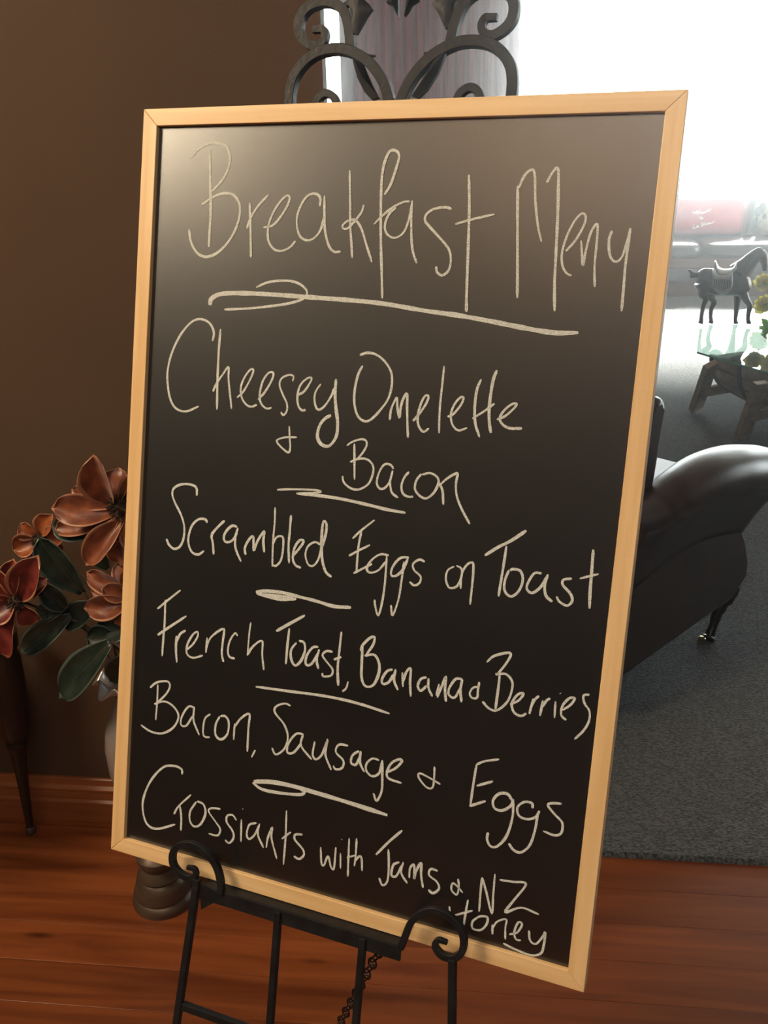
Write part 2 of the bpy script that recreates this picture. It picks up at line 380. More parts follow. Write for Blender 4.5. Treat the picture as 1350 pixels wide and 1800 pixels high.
#OBJECTS
# ------------------------------------------------------------------ chalkboard
board = thing('chalkboard', bO, 'black menu chalkboard with white handwriting in a pale pine frame, propped on the easel', 'chalkboard', None, BM)
IN_ = .0188                                    # face width of the frame
hw, T = BW/2, BT
def rail(p0, p1, q1, q0, m):                   # outer edge p0-p1, inner edge q1-q0, mitred ends
    vs = [bl(x, y, 0) for x, y in (p0, p1, q1, q0)] + [bl(x, y, -T) for x, y in (p0, p1, q1, q0)]
    MB().add(vs, [(0,1,2,3), (7,6,5,4), (0,4,5,1), (1,5,6,2), (2,6,7,3), (3,7,4,0)]).build('frame_rail', m, board, smooth=False, bevel=.0007)
e_ = .00012
rail((-hw, 0), (-hw, BH), (-hw+IN_, BH-IN_), (-hw+IN_, IN_), M_pineV)
rail((hw, BH), (hw, 0), (hw-IN_, IN_), (hw-IN_, BH-IN_), M_pineV)
rail((-hw+e_, BH), (hw-e_, BH), (hw-IN_-e_, BH-IN_), (-hw+IN_+e_, BH-IN_), M_pineH)
rail((hw-e_, 0), (-hw+e_, 0), (-hw+IN_+e_, IN_), (hw-IN_-e_, IN_), M_pineH)
PZ = -.0058
pm = MB(); pm.box((0, BH/2, PZ-.0025), (hw-IN_+.004, BH/2-IN_+.004, .0025), BM); pm.build('writing_panel', M_slate, board, smooth=False)
# handwriting: strokes read off the photograph, laid on the writing panel as thin chalk
CR = dict(A=(250,220,2.7), B=(700,260,2.7), C=(250,540,3.375), D=(560,590,3.375), E=(260,830,3.375), F=(580,880,2.7), G=(250,1020,3.375),
          H=(600,1100,2.935), I=(220,1170,2.7), J=(640,1280,3.375), K=(230,1330,3.214), L=(540,1430,2.872))
WORDS = [
('Breakfast', [
 ('A',5.2,'320,115 322,250 325,400 320,500 316,578'),
 ('A',4.6,'228,157 260,120 310,90 350,85 395,98 415,140 410,200 380,260 330,315'),
 ('A',4.8,'282,378 330,345 380,325 430,330 460,370 462,430 440,500 400,565 350,610 300,625 260,605 232,555 222,495'),
 ('A',4.6,'510,368 513,450 515,560 516,628'),('A',4,'497,490 510,450 545,390 600,330'),
 ('A',4.2,'575,485 620,475 660,430 690,380 700,345 685,335 650,370 615,430 597,490 600,550 625,588 660,597 700,580 727,550'),
 ('A',4.2,'843,385 845,345 820,325 780,340 745,400 733,460 745,520 775,545 810,540 845,500 862,440'),
 ('A',4.6,'865,335 865,430 868,500 885,570 910,600 942,600'),
 ('A',4.2,'985,215 987,350 988,480 993,560 997,630'),('A',4,'1052,378 1040,415 1005,460 975,490 955,490 952,475 975,455 1010,450 1040,490 1065,570 1090,650'),
 ('A',5,'1150,330 1180,280 1210,190 1220,145 1205,122 1175,125 1150,180 1137,260 1133,400 1133,550 1137,700 1140,822'),
 ('A',3.8,'1100,470 1140,430 1190,390 1240,365 1270,362'),
 ('A',4,'1205,390 1170,425 1152,480 1165,520 1200,535 1240,510 1265,450 1280,370'),('A',4,'1282,358 1278,430 1278,530 1285,600 1303,655'),
 ('B',4.2,'253,290 225,282 170,290 135,315 128,345 150,375 200,430 240,480 250,530 240,580 210,605 185,590 180,563'),
 ('B',5,'336,128 338,250 335,400 330,550 325,700 324,778'),('B',4,'272,362 340,342 457,315')]),
('Menu', [
 ('B',4.6,'567,180 566,350 566,550 565,712'),('B',4,'572,190 600,130 635,103 648,130 650,230 655,300 665,380 680,445'),
 ('B',4.8,'705,165 730,120 758,98 760,200 756,350 748,520 742,640 742,775'),
 ('B',3.8,'795,490 840,440 880,370 890,325 870,312 835,350 800,420 777,500 780,560 800,595 822,606'),
 ('B',3.8,'868,440 872,500 877,557 890,490 915,400 945,362 942,450 932,560 933,660'),
 ('B',3.8,'1015,392 1000,440 1005,510 1030,540 1060,520 1085,450 1102,380'),('B',4.2,'1102,380 1090,470 1078,560 1070,660 1060,775')]),
('heading underline', [
 ('A',6.4,'322,855 328,825 370,802 450,797 550,800 650,806 800,817 1000,832 1150,848 1350,882 1500,903 1650,930 1800,960 1950,985 2070,985'),
 ('A',3.4,'540,770 600,745 680,738 740,750 780,785 770,820 700,845 600,860 500,870 390,875')]),
('Cheesey', [
 ('C',4.4,'417,200 425,150 400,95 345,70 290,90 230,160 180,260 153,360 150,440 165,540 200,600 260,618 335,588'),
 ('C',5,'465,130 455,250 447,420 443,608'),('C',4.2,'420,500 440,455 480,395 512,355 512,420 520,510 530,603'),
 ('C',4,'562,537 600,500 640,430 660,375 640,372 605,420 585,480 592,540 620,580 650,590 680,578'),
 ('C',4,'688,548 730,500 770,430 778,390 750,390 715,440 697,520 705,570 735,600 768,597'),
 ('C',3.8,'893,440 897,410 870,402 830,420 815,460 835,520 858,570 858,615 838,640 822,622'),
 ('C',4,'925,520 960,500 995,450 1005,420 980,422 940,460 922,520 925,580 945,610 970,610'),
 ('C',4.2,'1060,455 1030,500 1022,550 1035,600 1060,605 1095,570 1125,520 1140,480'),
 ('C',6,'1150,425 1145,520 1150,600 1160,690 1150,770 1110,822 1065,815 1040,770 1050,710 1080,665 1120,640')]),
('Omelette', [
 ('D',4.4,'262,178 235,230 215,320 212,400 232,475 275,508 320,490 375,430 415,370 435,290 430,215 390,150 340,112 290,102 245,115'),
 ('D',4.4,'422,500 430,440 450,390 465,370 468,430 480,485 485,440 500,380 525,345 525,430 527,520 530,605'),
 ('D',4,'560,507 600,460 640,400 652,360 630,360 605,410 590,470 592,530 620,570 655,550'),
 ('D',3.8,'745,180 735,280 722,400 716,500 715,578'),
 ('D',4,'765,482 800,465 845,410 860,370 840,368 805,410 785,470 795,530 830,562 882,547'),
 ('D',4.4,'965,258 940,320 927,420 930,520 955,602'),('D',5.2,'1058,205 1035,270 1015,400 1012,500 1022,577'),('D',4,'912,492 980,450 1045,402'),
 ('D',4.2,'1058,498 1110,475 1160,430 1175,405 1145,408 1100,445 1075,490 1095,530 1140,550 1207,550')]),
('small ampersand above Bacon', [('C',3.6,'872,705 875,780 878,830 868,862 835,840 800,802 805,785 850,772 918,772')]),
('Bacon, under the omelette', [
 ('D',3.8,'168,652 200,630 250,615 280,622 285,650 265,690 225,738'),('D',3.8,'212,640 213,740 213,855'),
 ('D',4,'187,750 240,730 290,735 322,770 322,820 295,880 240,912 190,905 150,870 142,832'),
 ('D',4,'445,790 425,765 390,765 360,810 345,870 360,905 390,905 420,870 438,810'),('D',4.2,'440,800 425,870 435,930 472,962'),
 ('D',4.2,'537,808 510,840 492,890 500,935 530,955 562,955'),
 ('D',4.2,'610,820 580,860 572,910 600,950 640,965 685,930 712,870 700,835 660,815 615,825'),
 ('D',4.4,'715,875 735,920 740,1003'),('D',4,'720,885 760,850 800,825 825,820 815,880 820,950 850,1030 897,1118')]),
('double dash under Bacon', [('C',3.2,'800,1083 880,1080 1000,1083 1055,1090 1040,1100 915,1105'),('C',4.6,'915,1105 1000,1112 1150,1132 1250,1152 1350,1175 1450,1200 1561,1220')]),
('Scrambled', [
 ('E',4.6,'290,140 288,95 260,75 200,72 155,95 145,130 160,180 195,250 215,320 212,390 190,440 155,455 125,430 110,395'),
 ('E',4.6,'352,300 340,280 300,280 260,320 240,390 245,440 265,478 300,488 333,467'),
 ('E',5.4,'455,287 420,320 385,360 378,385 385,420 390,488'),
 ('E',4.8,'530,325 500,318 465,350 450,390 465,415 500,405 530,360'),('E',4.6,'535,330 520,380 520,450 552,530'),
 ('E',5,'580,490 575,450 600,400 625,385 628,465 650,410 690,350 685,410 690,475'),
 ('E',3.8,'755,208 752,300 742,420 738,560'),('E',3.8,'740,430 765,385 800,385 803,440 790,520 760,555 740,550'),
 ('E',4.6,'850,255 842,350 835,440 838,540'),('E',4.6,'858,500 900,450 925,410 900,405 870,450 860,510 875,550 908,568'),
 ('E',4.2,'1025,430 990,415 950,440 935,490 950,545 980,555 1010,520 1030,450'),('E',5.2,'1030,450 1055,370 1060,310 1045,290 1035,330 1030,430 1035,520 1055,590 1090,622')]),
('short dash under Scrambled', [('E',5.2,'640,712 700,705 800,715 900,740 1000,765 1100,795 1205,803'),('E',5,'645,718 720,740 800,755 880,752'),('E',4,'660,722 740,730 860,742')]),
('Eggs', [
 ('F',4,'107,180 150,140 212,92'),('F',4,'150,145 135,220 125,345'),('F',4,'90,262 130,240 190,210'),('F',4.4,'112,345 150,325 200,300'),
 ('F',4.2,'280,260 240,255 200,280 175,320 190,342 230,330 265,290'),('F',4,'270,262 262,380 250,470 230,545 215,500 212,470'),
 ('F',4.6,'375,270 335,272 300,310 290,350 310,358 345,330 370,275'),('F',4,'352,290 340,380 325,470 297,545 290,495'),
 ('F',3.8,'450,290 425,280 395,300 400,330 430,360 425,390 400,402 378,385')]),
('on', [('F',3.8,'590,312 560,330 550,370 565,412 600,408 622,370 625,325 600,308'),('F',4,'620,418 625,350 650,305 678,295 680,340 675,400 665,493')]),
('Toast', [
 ('F',6,'735,260 800,220 860,190 932,142'),('F',4.6,'838,215 825,300 812,380 800,455'),
 ('F',4.6,'850,330 830,380 830,430 860,455 895,430 915,380 905,335 870,325 855,332'),
 ('F',4.6,'1005,345 970,345 940,390 935,420 960,438 1000,410 1030,360'),('F',4.6,'1035,350 1020,400 1025,450 1055,480'),
 ('F',4.6,'1148,370 1110,375 1105,400 1140,440 1150,475 1125,498 1090,480 1075,455'),
 ('F',4.8,'1250,232 1243,330 1235,430 1232,512'),('F',3.8,'1185,370 1275,348')]),
('French', [
 ('G',4.6,'90,170 150,120 228,58'),('G',4.2,'137,115 133,250 125,350 118,450'),('G',5.4,'92,325 150,285 262,212'),
 ('G',5,'205,330 200,400 205,488'),('G',4.6,'203,370 225,320 258,297'),
 ('G',4.2,'260,415 300,380 330,330 325,305 295,330 265,390 268,440 305,460 360,445'),
 ('G',4.4,'385,340 378,430'),('G',4.4,'378,410 400,350 440,310 485,290 480,350 472,430 482,485'),
 ('G',4.2,'567,330 550,315 520,360 508,420 520,455 550,463'),('G',4,'645,250 635,320 625,445'),('G',4.4,'622,445 660,390 712,360 712,440 722,532')]),
('Toast, with comma', [
 ('G',5.6,'795,302 870,260 965,208'),('G',4.8,'873,285 862,380 852,497'),
 ('G',4.8,'915,370 885,410 882,460 905,505 940,480 965,420 960,370 930,358'),
 ('G',4.6,'1045,395 1010,400 975,450 972,500 1005,495 1045,430'),('G',4.6,'1050,410 1035,470 1045,525'),
 ('G',4.2,'1130,425 1095,420 1070,445 1100,490 1130,530 1120,565 1075,570 1068,550'),
 ('G',4.8,'1182,305 1172,400 1160,520 1163,625'),('G',4.4,'1137,470 1160,462 1182,455'),('G',3.8,'1222,600 1210,640 1187,660')]),
('long dash under French Toast', [('I',4.2,'620,100 780,122 950,145 1100,178 1255,228')]),
('Banana', [
 ('H',4.4,'100,130 110,100 145,65 170,58 165,95 125,155'),('H',5,'110,100 105,200 105,270 125,312 165,305 192,250 195,195 170,150 120,155'),
 ('H',4.6,'265,225 235,235 210,275 215,300 245,290 270,250'),('H',4.6,'280,225 272,280 292,332'),('H',4.2,'315,240 318,315'),('H',4.6,'318,290 335,240 358,220 355,290 358,365'),
 ('H',4.6,'440,265 410,275 395,310 410,335 440,310'),('H',4.4,'450,270 450,320 470,365'),('H',4.4,'505,300 490,360'),('H',4.6,'495,370 515,320 540,262 535,330 540,392'),
 ('H',4.6,'625,275 590,275 558,320 555,355 585,370 615,320'),('H',4.8,'625,275 615,330 620,395')]),
('small ampersand before Berries', [('H',3.8,'712,290 705,330 700,370 675,372 662,350 680,320 712,315')]),
('Berries', [
 ('H',4.2,'750,188 790,155 870,140 860,180 810,245 800,250 850,250 882,290 875,350 850,400 800,437 760,425 728,390'),('H',4.8,'818,245 810,320 795,430'),
 ('H',4.4,'870,405 915,385 940,350 910,355 880,400 890,445 925,465 955,452'),('H',4.4,'990,375 970,455'),('H',4.2,'975,425 1000,380 1020,362'),
 ('H',4.4,'1040,385 1025,465'),('H',4.2,'1035,420 1060,385 1078,375'),('H',3.8,'1105,390 1100,475'),('H',3,'1129,347 1131,350'),
 ('H',4.4,'1140,435 1180,410 1205,375 1175,375 1140,415 1135,460 1160,487'),('H',4,'1280,355 1250,360 1255,400 1280,440 1278,490 1250,540 1203,585')]),
('Bacon, with comma', [
 ('I',4.2,'118,105 150,80 200,75 212,100 190,140 140,185'),('I',4.2,'155,90 152,170 145,258'),
 ('I',4.4,'138,182 185,170 225,190 252,230 245,270 215,305 170,322 120,312 75,282'),
 ('I',4.4,'330,200 300,195 270,240 265,280 290,285 320,240'),('I',4.4,'328,195 325,260 352,330'),('I',3.8,'405,230 380,250 370,300 375,335 402,340'),
 ('I',4.4,'450,240 430,280 430,330 455,350 485,325 492,270 475,240 452,240'),('I',4,'520,275 515,352'),('I',4.4,'520,290 550,250 590,230 585,300 580,408'),('I',3.8,'618,400 600,435')]),
('Sausage', [
 ('I',4,'785,190 755,180 715,195 712,225 755,280 772,340 755,395 715,422 697,390'),('I',4.4,'845,325 810,325 775,370 770,412 800,412 835,370'),('I',4.2,'845,325 835,380 885,445'),
 ('I',4.4,'900,360 890,420 905,445 935,420 962,350 950,420 978,495'),('I',4.2,'1058,380 1015,375 1000,410 1035,450 1030,485 1000,492 987,475'),
 ('I',4.4,'1110,405 1080,425 1072,460 1095,470 1115,430'),('I',4.2,'1118,405 1115,460 1135,505'),
 ('J',4.4,'90,190 50,180 15,210 15,255 50,285 90,265 105,200'),('J',4.6,'108,190 108,280 105,370 75,430 55,385'),
 ('J',4.6,'140,260 190,235 225,195 205,185 160,210 135,265 150,300 222,325')]),
('ampersand after Sausage', [('J',4,'418,228 415,300 405,352 370,350 325,295 330,268 380,290 452,333')]),
('Eggs, larger, at the right', [
 ('J',4.4,'668,215 720,195 802,185'),('J',4.4,'668,215 650,320 630,460'),('J',4.6,'668,342 765,315'),('J',5,'625,462 680,445 722,432'),
 ('J',5,'880,430 850,390 800,390 765,430 775,475 820,488 870,460 885,420'),('J',4.6,'885,430 880,530 845,640 790,700 750,700 730,660 735,618'),
 ('J',4.6,'1000,475 995,445 950,438 910,470 920,520 970,540 1020,525 1040,490'),('J',4.6,'1030,510 1015,600 985,690 935,735 890,725 858,683'),
 ('J',4.4,'1172,448 1110,445 1092,460 1130,510 1175,560 1170,620 1130,635 1062,610')]),
('looped dash under Sausage', [('I',6.6,'610,550 700,553 800,573 900,602 1050,647 1245,710'),('I',4.8,'605,555 650,587 740,605 830,612 850,598 830,585')]),
('Crossiants', [
 ('K',4.8,'290,100 285,70 240,52 180,62 110,140 70,240 70,320 95,385 150,408 250,383'),('K',4.6,'278,280 285,350 282,418'),('K',4,'243,325 270,280 340,215'),
 ('K',4.6,'370,255 335,310 335,365 360,395 395,380 422,320 410,270 375,252'),('K',4,'507,295 455,292 440,310 480,370 505,410 490,445 440,435'),
 ('K',4,'597,360 575,330 545,335 542,370 575,420 580,460 555,488 532,470'),('K',4,'625,355 622,480'),('K',2.6,'632,294 634,297'),
 ('K',4.2,'710,375 670,385 655,440 670,465 700,440 725,385'),('K',4.2,'728,378 718,440 750,515'),('K',4.2,'765,515 775,455 800,400 795,460 825,577'),
 ('K',4.4,'880,303 875,450 862,610'),('K',3.8,'853,465 905,425'),('K',4.2,'970,440 930,440 928,470 970,520 978,555 950,578 922,562')]),
('with', [('L',4,'68,170 72,250 85,260 105,215 120,270 135,275 145,170'),('L',3.8,'168,200 168,278'),('L',2.4,'174,129 176,132'),
 ('L',4,'212,125 208,230 205,318'),('L',3.6,'200,222 245,210'),('L',4,'250,125 245,210 238,265'),('L',3.8,'240,240 265,215 275,230 277,290')]),
('Jams', [('L',4.8,'347,208 410,145 480,85'),('L',4,'410,180 412,260 405,340 380,362 363,325'),
 ('L',4.2,'465,245 435,260 425,310 450,315 478,260'),('L',4,'485,245 475,300 505,352'),('L',4.4,'515,325 520,275 540,260 540,330 550,290 575,250 575,310 585,375'),
 ('L',4.2,'660,290 625,280 615,310 655,345 665,380 635,402 612,385')]),
('small ampersand before NZ', [('L',3.6,'762,330 765,370 755,410 728,385 735,352 760,370 785,400')]),
('NZ', [('L',4.2,'883,322 875,400 868,495'),('L',4,'885,325 905,400 932,505 940,400 948,305'),('L',4.2,'972,335 1040,345 1105,355 1050,430 1000,498 1080,475 1170,510')]),
('Honey, in the bottom right corner', [('L',3.4,'718,468 720,500'),('L',4.2,'740,515 835,490'),('L',4.2,'812,435 800,500 790,565'),
 ('L',4,'860,525 835,545 835,580 875,588 905,560 910,525 880,518 858,525'),('L',4,'935,610 935,560'),('L',3.8,'935,580 960,545 1005,535 1000,580 1000,635'),
 ('L',3.8,'1020,610 1060,600 1085,560 1065,550 1045,600 1055,635 1080,640'),('L',4.2,'1120,590 1125,640 1155,658 1190,620 1202,600 1195,660 1180,705 1130,715 1050,685 990,655')]),
]
zc = PZ + .00035
for word, strokes in WORDS:
    mb = MB()
    for si, (cr, wpx, pts) in enumerate(strokes):
        x0, y0, sc = CR[cr]
        P2 = []
        for q in pts.split():
            a, b_ = q.split(','); P2.append((x0+float(a)/sc, y0+float(b_)/sc))
        straight = len(P2) < 3
        P3 = [bp(px, py, zc) for px, py in P2]
        C3 = cat_rom(P3, 5) if not straight else [P3[0].lerp(P3[1], t/4) for t in range(5)]
        n = len(C3); wd = wpx*.00070/2*(1.25 if ('dash' in word or 'underline' in word) else 1.0)
        vs = []
        for i, p in enumerate(C3):
            t = (C3[min(i+1, n-1)]-C3[max(i-1, 0)]); t.z = 0; t = t.normalized(); nn = Vector((-t.y, t.x, 0))
            ww = wd*(.86+.28*noise.noise(Vector((p.x*60, p.y*60, si))))
            if i in (0, n-1): ww *= .6
            z = zc + .00002*si
            for s_ in (-1, 1): vs.append(bl(p.x+nn.x*ww*s_, p.y+nn.y*ww*s_, z))
        mb.add(vs, [(2*i, 2*i+1, 2*i+3, 2*i+2) for i in range(n-1)])
    mb.build('chalk_writing', M_chalk, board, smooth=False, label='white chalk: '+word)

# ------------------------------------------------------------------ easel
EM = BM.copy(); zt = .014                      # plane of the front bars, in front of the board's face
_foot = bl(0, 0, zt); _foot = _foot + bY*(-_foot.z/bY.z)
easel = thing('display_easel', _foot, 'black wrought iron easel with scrolled hooks holding the menu chalkboard', 'easel', None, EM)
def epx(px, py, z=zt): p = bp(px, py, z); return bl(p.x, p.y, z)
def c6(s, z=zt): return [epx(260+float(q.split(',')[0])/2.25, 1450+float(q.split(',')[1])/2.25, z) for q in s.split()]
def to_floor(p, q):                            # carry the bar p->q on to the floor
    dr = (q-p).normalized(); return p + dr*(-(p.z-.004)/dr.z)
R_ = .0036
hookL = cat_rom(c6('290,272 287,215 268,155 228,108 182,80 135,78 105,100 98,137 110,172 140,199 170,209 190,196 184,174 156,167'), 5)
hookR = cat_rom(c6('1000,487 1018,440 1045,380 1090,345 1140,338 1190,360 1232,402 1250,450 1243,500 1213,524 1172,519 1145,495 1136,470 1152,455 1185,465'), 5)
for h in (hookL, hookR):
    n = len(h); rr = [R_*(1.05 if i < n*.75 else 1.05-.4*(i/n-.75)*4) for i in range(n)]
    MB().bar(h, rr, [x*.95 for x in rr], bZ).build('hook_scroll', M_iron, easel, bevel=.0006, label=None)
legs = []
for a, b_ in (('197,212','113,790'), ('1205,528','1203,790')):
    p, q = c6(a+' '+b_); f_ = to_floor(p, q); legs.append((p, f_))
    MB().bar([p, p.lerp(f_, .5), f_], .0042, .0042, bZ).build('front_leg', M_iron, easel, smooth=False, bevel=.0008)
# angle bar under the board: tray
aL, aR = bp(260+208/2.25, 1450+238/2.25, zt), bp(260+1003/2.25, 1450+482/2.25, zt)
yt = -.0006
MB().box(((aL.x+aR.x)/2, yt-.0012, -.004), ((aR.x-aL.x)/2, .0012, .0185), BM).box(((aL.x+aR.x)/2, yt-.0095, zt), ((aR.x-aL.x)/2, .0085, .0015), BM).build('tray_bar', M_iron, easel, smooth=False, bevel=.0006)
# gusset joining tray and left leg
gq = c6('200,232 305,282 292,246 208,225 212,334'); 
gz = bZ*.0015
gv = [gq[3], gq[1], gq[4]]
MB().add([v+gz for v in gv]+[v-gz for v in gv], [(0,1,2),(5,4,3),(0,3,4,1),(1,4,5,2),(2,5,3,0)]).build('gusset', M_iron, easel, smooth=False)
lo = c6('145,716 338,792'); dlo = (lo[1]-lo[0]).normalized()
# lower rail between the legs
loL = lo[0]; t_ = (legs[1][0]-loL).dot(bX)
loR = legs[1][0] + (legs[1][1]-legs[1][0])*((legs[1][0]-loL).dot(bY)/(legs[1][0]-legs[1][1]).dot(bY))
loY = BMI @ loL
MB().bar([bl(loY.x-.002, loY.y, zt), bl((BMI@loR).x, loY.y, zt)], .0045, .0042, bZ).build('lower_rail', M_iron, easel, smooth=False, bevel=.0008)
for a, b_ in (('517,340','483,790'), ('852,445','822,790')):
    p, q = c6(a+' '+b_); dr = (q-p).normalized(); k_ = (loY.y-(BMI@p).y)/((BMI@q).y-(BMI@p).y)
    MB().bar([p, p.lerp(q, k_)], .0040, .0040, bZ).build('upright_bar', M_iron, easel, smooth=False, bevel=.0008)
for a in legs: MB().lathe([(.009,0),(.011,.004),(.009,.012),(.005,.016)], (a[1].x, a[1].y, 0), 16).build('foot_cap', M_iron, easel)
# upper frame behind the board, with scrolls above it
zb = -.030
def c11(s, z=zb): return [bp(500+float(q.split(',')[0])/6.136, float(q.split(',')[1])/6.136, z) for q in s.split()]
ec = (bp(702, 100, zb).x)                       # axis of symmetry of the ironwork
def both(name, pts, r, taper=None, k=6):
    C_ = cat_rom([Vector((p.x, p.y, zb)) for p in pts], k); n = len(C_)
    for s_ in (1, -1):
        P_ = [bl(p.x if s_ > 0 else 2*ec-p.x, p.y, zb) for p in C_]
        rr = [r*(1 if taper is None else 1-taper*max(0, i/n-.5)*2) for i in range(n)]
        MB().bar(P_, rr, [x*.9 for x in rr], bZ).build(name, M_iron, easel, bevel=.0007)
spiral = c11('722,520 715,400 698,280 668,170 620,95 550,45 460,22 370,37 270,82 200,160 165,260 170,370 220,450 300,500 365,497 425,450 445,375 420,318 380,318 310,325')
both('top_scroll', spiral, .0052, .35)
arc = c11('60,1180 60,1100 75,960 120,820 210,690 320,600 430,555 560,535 680,548 790,592 900,660 1000,770 1080,900 1125,1040 1150,1180')
a0 = arc[0]; a1 = arc[-1]
both('arch_scroll', arc, .0056)
both('inner_scroll', c11('300,1250 350,1110 390,1045 450,1012 510,1030 560,1095 590,1250'), .0042)
both('tendril', c11('715,500 800,560 880,600 985,605'), .0022, .6)
both('leaf_stem', c11('640,80 690,40 760,-10 820,-120'), .0030)
def leaf2(pts):
    for s_ in (1, -1):
        P_ = [bl(p.x if s_ > 0 else 2*ec-p.x, p.y, zb+dz) for dz in (.004, -.001) for p in pts]; n = len(pts)
        c = sum(P_[:n], Vector())/n + bZ*.006
        P_.append(c); 
        fs = [(i, (i+1)%n, 2*n) for i in range(n)] + [tuple(range(n, 2*n))[::-1]] + [(i, n+i, n+(i+1)%n, (i+1)%n) for i in range(n)]
        MB().add(P_, fs).build('iron_leaf', M_iron, easel)
leaf2(c11('700,60 740,150 728,250 745,360 790,385 850,280 900,190 960,110 930,60 860,0 850,-140 760,-120'))
leaf2(c11('1240,-100 1240,190 1210,150 1180,80 1110,40 1160,-20'))
leaf2(c11('745,610 760,700 800,850 880,1010 960,1090 1030,1060 960,930 900,800 850,680'))
# bars joining the arches down to the tray, behind the board
for s_ in (1, -1):
    for p in (arc[0], arc[-1]):
        x = p.x if s_ > 0 else 2*ec-p.x
        MB().bar([bl(x, p.y+.01, zb), bl(x, .45, zb)], .0042, .0038, bZ).build('back_upright', M_iron, easel, smooth=False)
xm = 2*ec-arc[0].x
MB().bar([bl(arc[0].x-.004, .45, zb), bl(xm+.004, .45, zb)], .0042, .0038, bZ).build('back_rail', M_iron, easel, smooth=False)
MB().bar([bl(ec, .45, zb), bl(ec, -.0065, zb), ], .0042, .0038, bZ).build('spine', M_iron, easel, smooth=False)
rear_foot = Vector((.13, 1.62, .004)); rear_top = bl(ec, .80, zb-.012)
rear_foot = Vector((rear_top.x+.10, rear_top.y+.50, .020))
MB().bar([rear_top, rear_foot], .0045, .0045, bX).build('rear_leg', M_iron, easel, smooth=False)
MB().bar([bl(arc[-1].x, .80, zb-.004), bl(2*ec-arc[-1].x, .80, zb-.004)], .004, .004, bZ).build('hinge_rail', M_iron, easel, smooth=False)
# safety chain from the tray down to the rear leg
ch0 = epx(673, 1659, -.02); ch1 = at_plane(598, 1798, ch0 + Vector((0, .10, 0)), Vector((0, 1, 0)))
chd = (ch1-ch0); L_ = chd.length; chd.normalize(); sl = .0180; nl = int(L_/sl*1.6)
e1 = chd.cross(Vector((0, 1, 0))).normalized(); e2 = chd.cross(e1)
link = None
for i in range(nl):
    c = ch0 + chd*(sl*i + .008)
    a_ = (e1*.8+e2*(.6 if i % 2 else -.6)).normalized()
    pts = []
    for k in range(12):
        th = 2*pi*k/12; pts.append(c + chd*(.0122*cos(th)) + a_*(.0062*sin(th)))
    pts.append(pts[0]); 
    MB().tube(pts, .0011, 6, chd.cross(a_), cap=False).build('chain_link', M_iron, easel)

# ------------------------------------------------------------------ vase
UY = 1.515
UX = at_y(290, 1590, UY).x
def uz(py): return at_y(285, py, UY).z
def ur(left, py):
    z = uz(py); r = at_y(left, py, UY); return UX - r.x
vase = thing('floor_vase', (UX, UY, 0), 'slim silvery flared floor vase on a ringed bronze foot, behind the board', 'vase')
z0 = uz(1588)
def vp(q): return [(ur(l, p), max(0, uz(p)-z0)) for l, p in q]
MB().lathe([(.001, 0)] + vp([(240,1588),(238,1582),(239,1576),(243,1573),(240,1567),(243,1556),(244,1549),(249,1545),(245,1540),(248,1533),(252,1527),(247,1520),(243,1514),(242,1508),(248,1502),(256,1499)]), (UX, UY, 0), 48).build('vase_foot', M_pewter, vase)
MB().lathe(vp([(256,1499),(250,1488),(236,1450),(214,1400),(199,1360),(191,1320),(191,1295),(199,1265),(207,1240),(206,1228)]), (UX, UY, 0), 48).build('vase_body', M_silver, vase)
_r0, _z0 = vp([(206,1228)])[0]; _r1, _z1 = vp([(173,1196)])[0]
def rimf(u, v):
    th = 2*pi*u; h = _r0 + (_r1-_r0)*v**1.6*(1+.25*sin(8*th)*v)
    return Vector((UX+h*cos(th), UY+h*sin(th), _z0+(_z1-_z0)*v - .012*v*v*(sin(8*th)+1)))
MB().grid(rimf, 96, 8).build('vase_rim', M_silver, vase, solid=.003)
def zz(p): return uz(p)-z0
MOUTH = Vector((UX, UY, zz(1230)))
# ------------------------------------------------------------------ artificial flowers
def petal(mb, base, tip, width, face, cup=.35, curl=.25, seed=0, nu=16, nv=14, tipw=.58):
    base, tip, face = Vector(base), Vector(tip), Vector(face)
    ax = tip-base; L = ax.length; ax = ax/L; face = (face-ax*face.dot(ax)).normalized(); sd = ax.cross(face)
    def fn(u, v):
        s_ = (u-.5)*2
        wv = (.22+.78*sin(pi/2*min(1, v/tipw))) if v < tipw else math.sqrt(max(0, 1-((v-tipw)/(1-tipw))**2.3))
        w_ = width/2*wv
        rip = .10*width*noise.noise(Vector((v*4+seed, s_*1.5, seed*3.1)))
        off = -cup*w_*(s_*s_) + curl*L*(v*v-.35*v) + rip*(.4+abs(s_))*v
        return base + ax*(L*v*(1-.05*s_*s_)) + sd*(w_*s_) - face*off
    mb.grid(fn, nu, nv); mb.mi = [1 if (i in (0, nu-1) or j == nv-1) else 0 for j in range(nv) for i in range(nu)]; return mb  # outermost faces take the painted rim highlight
TC = Vector((0, -1, .25)).normalized()
def P(px, py, y): return at_y(px, py, y)
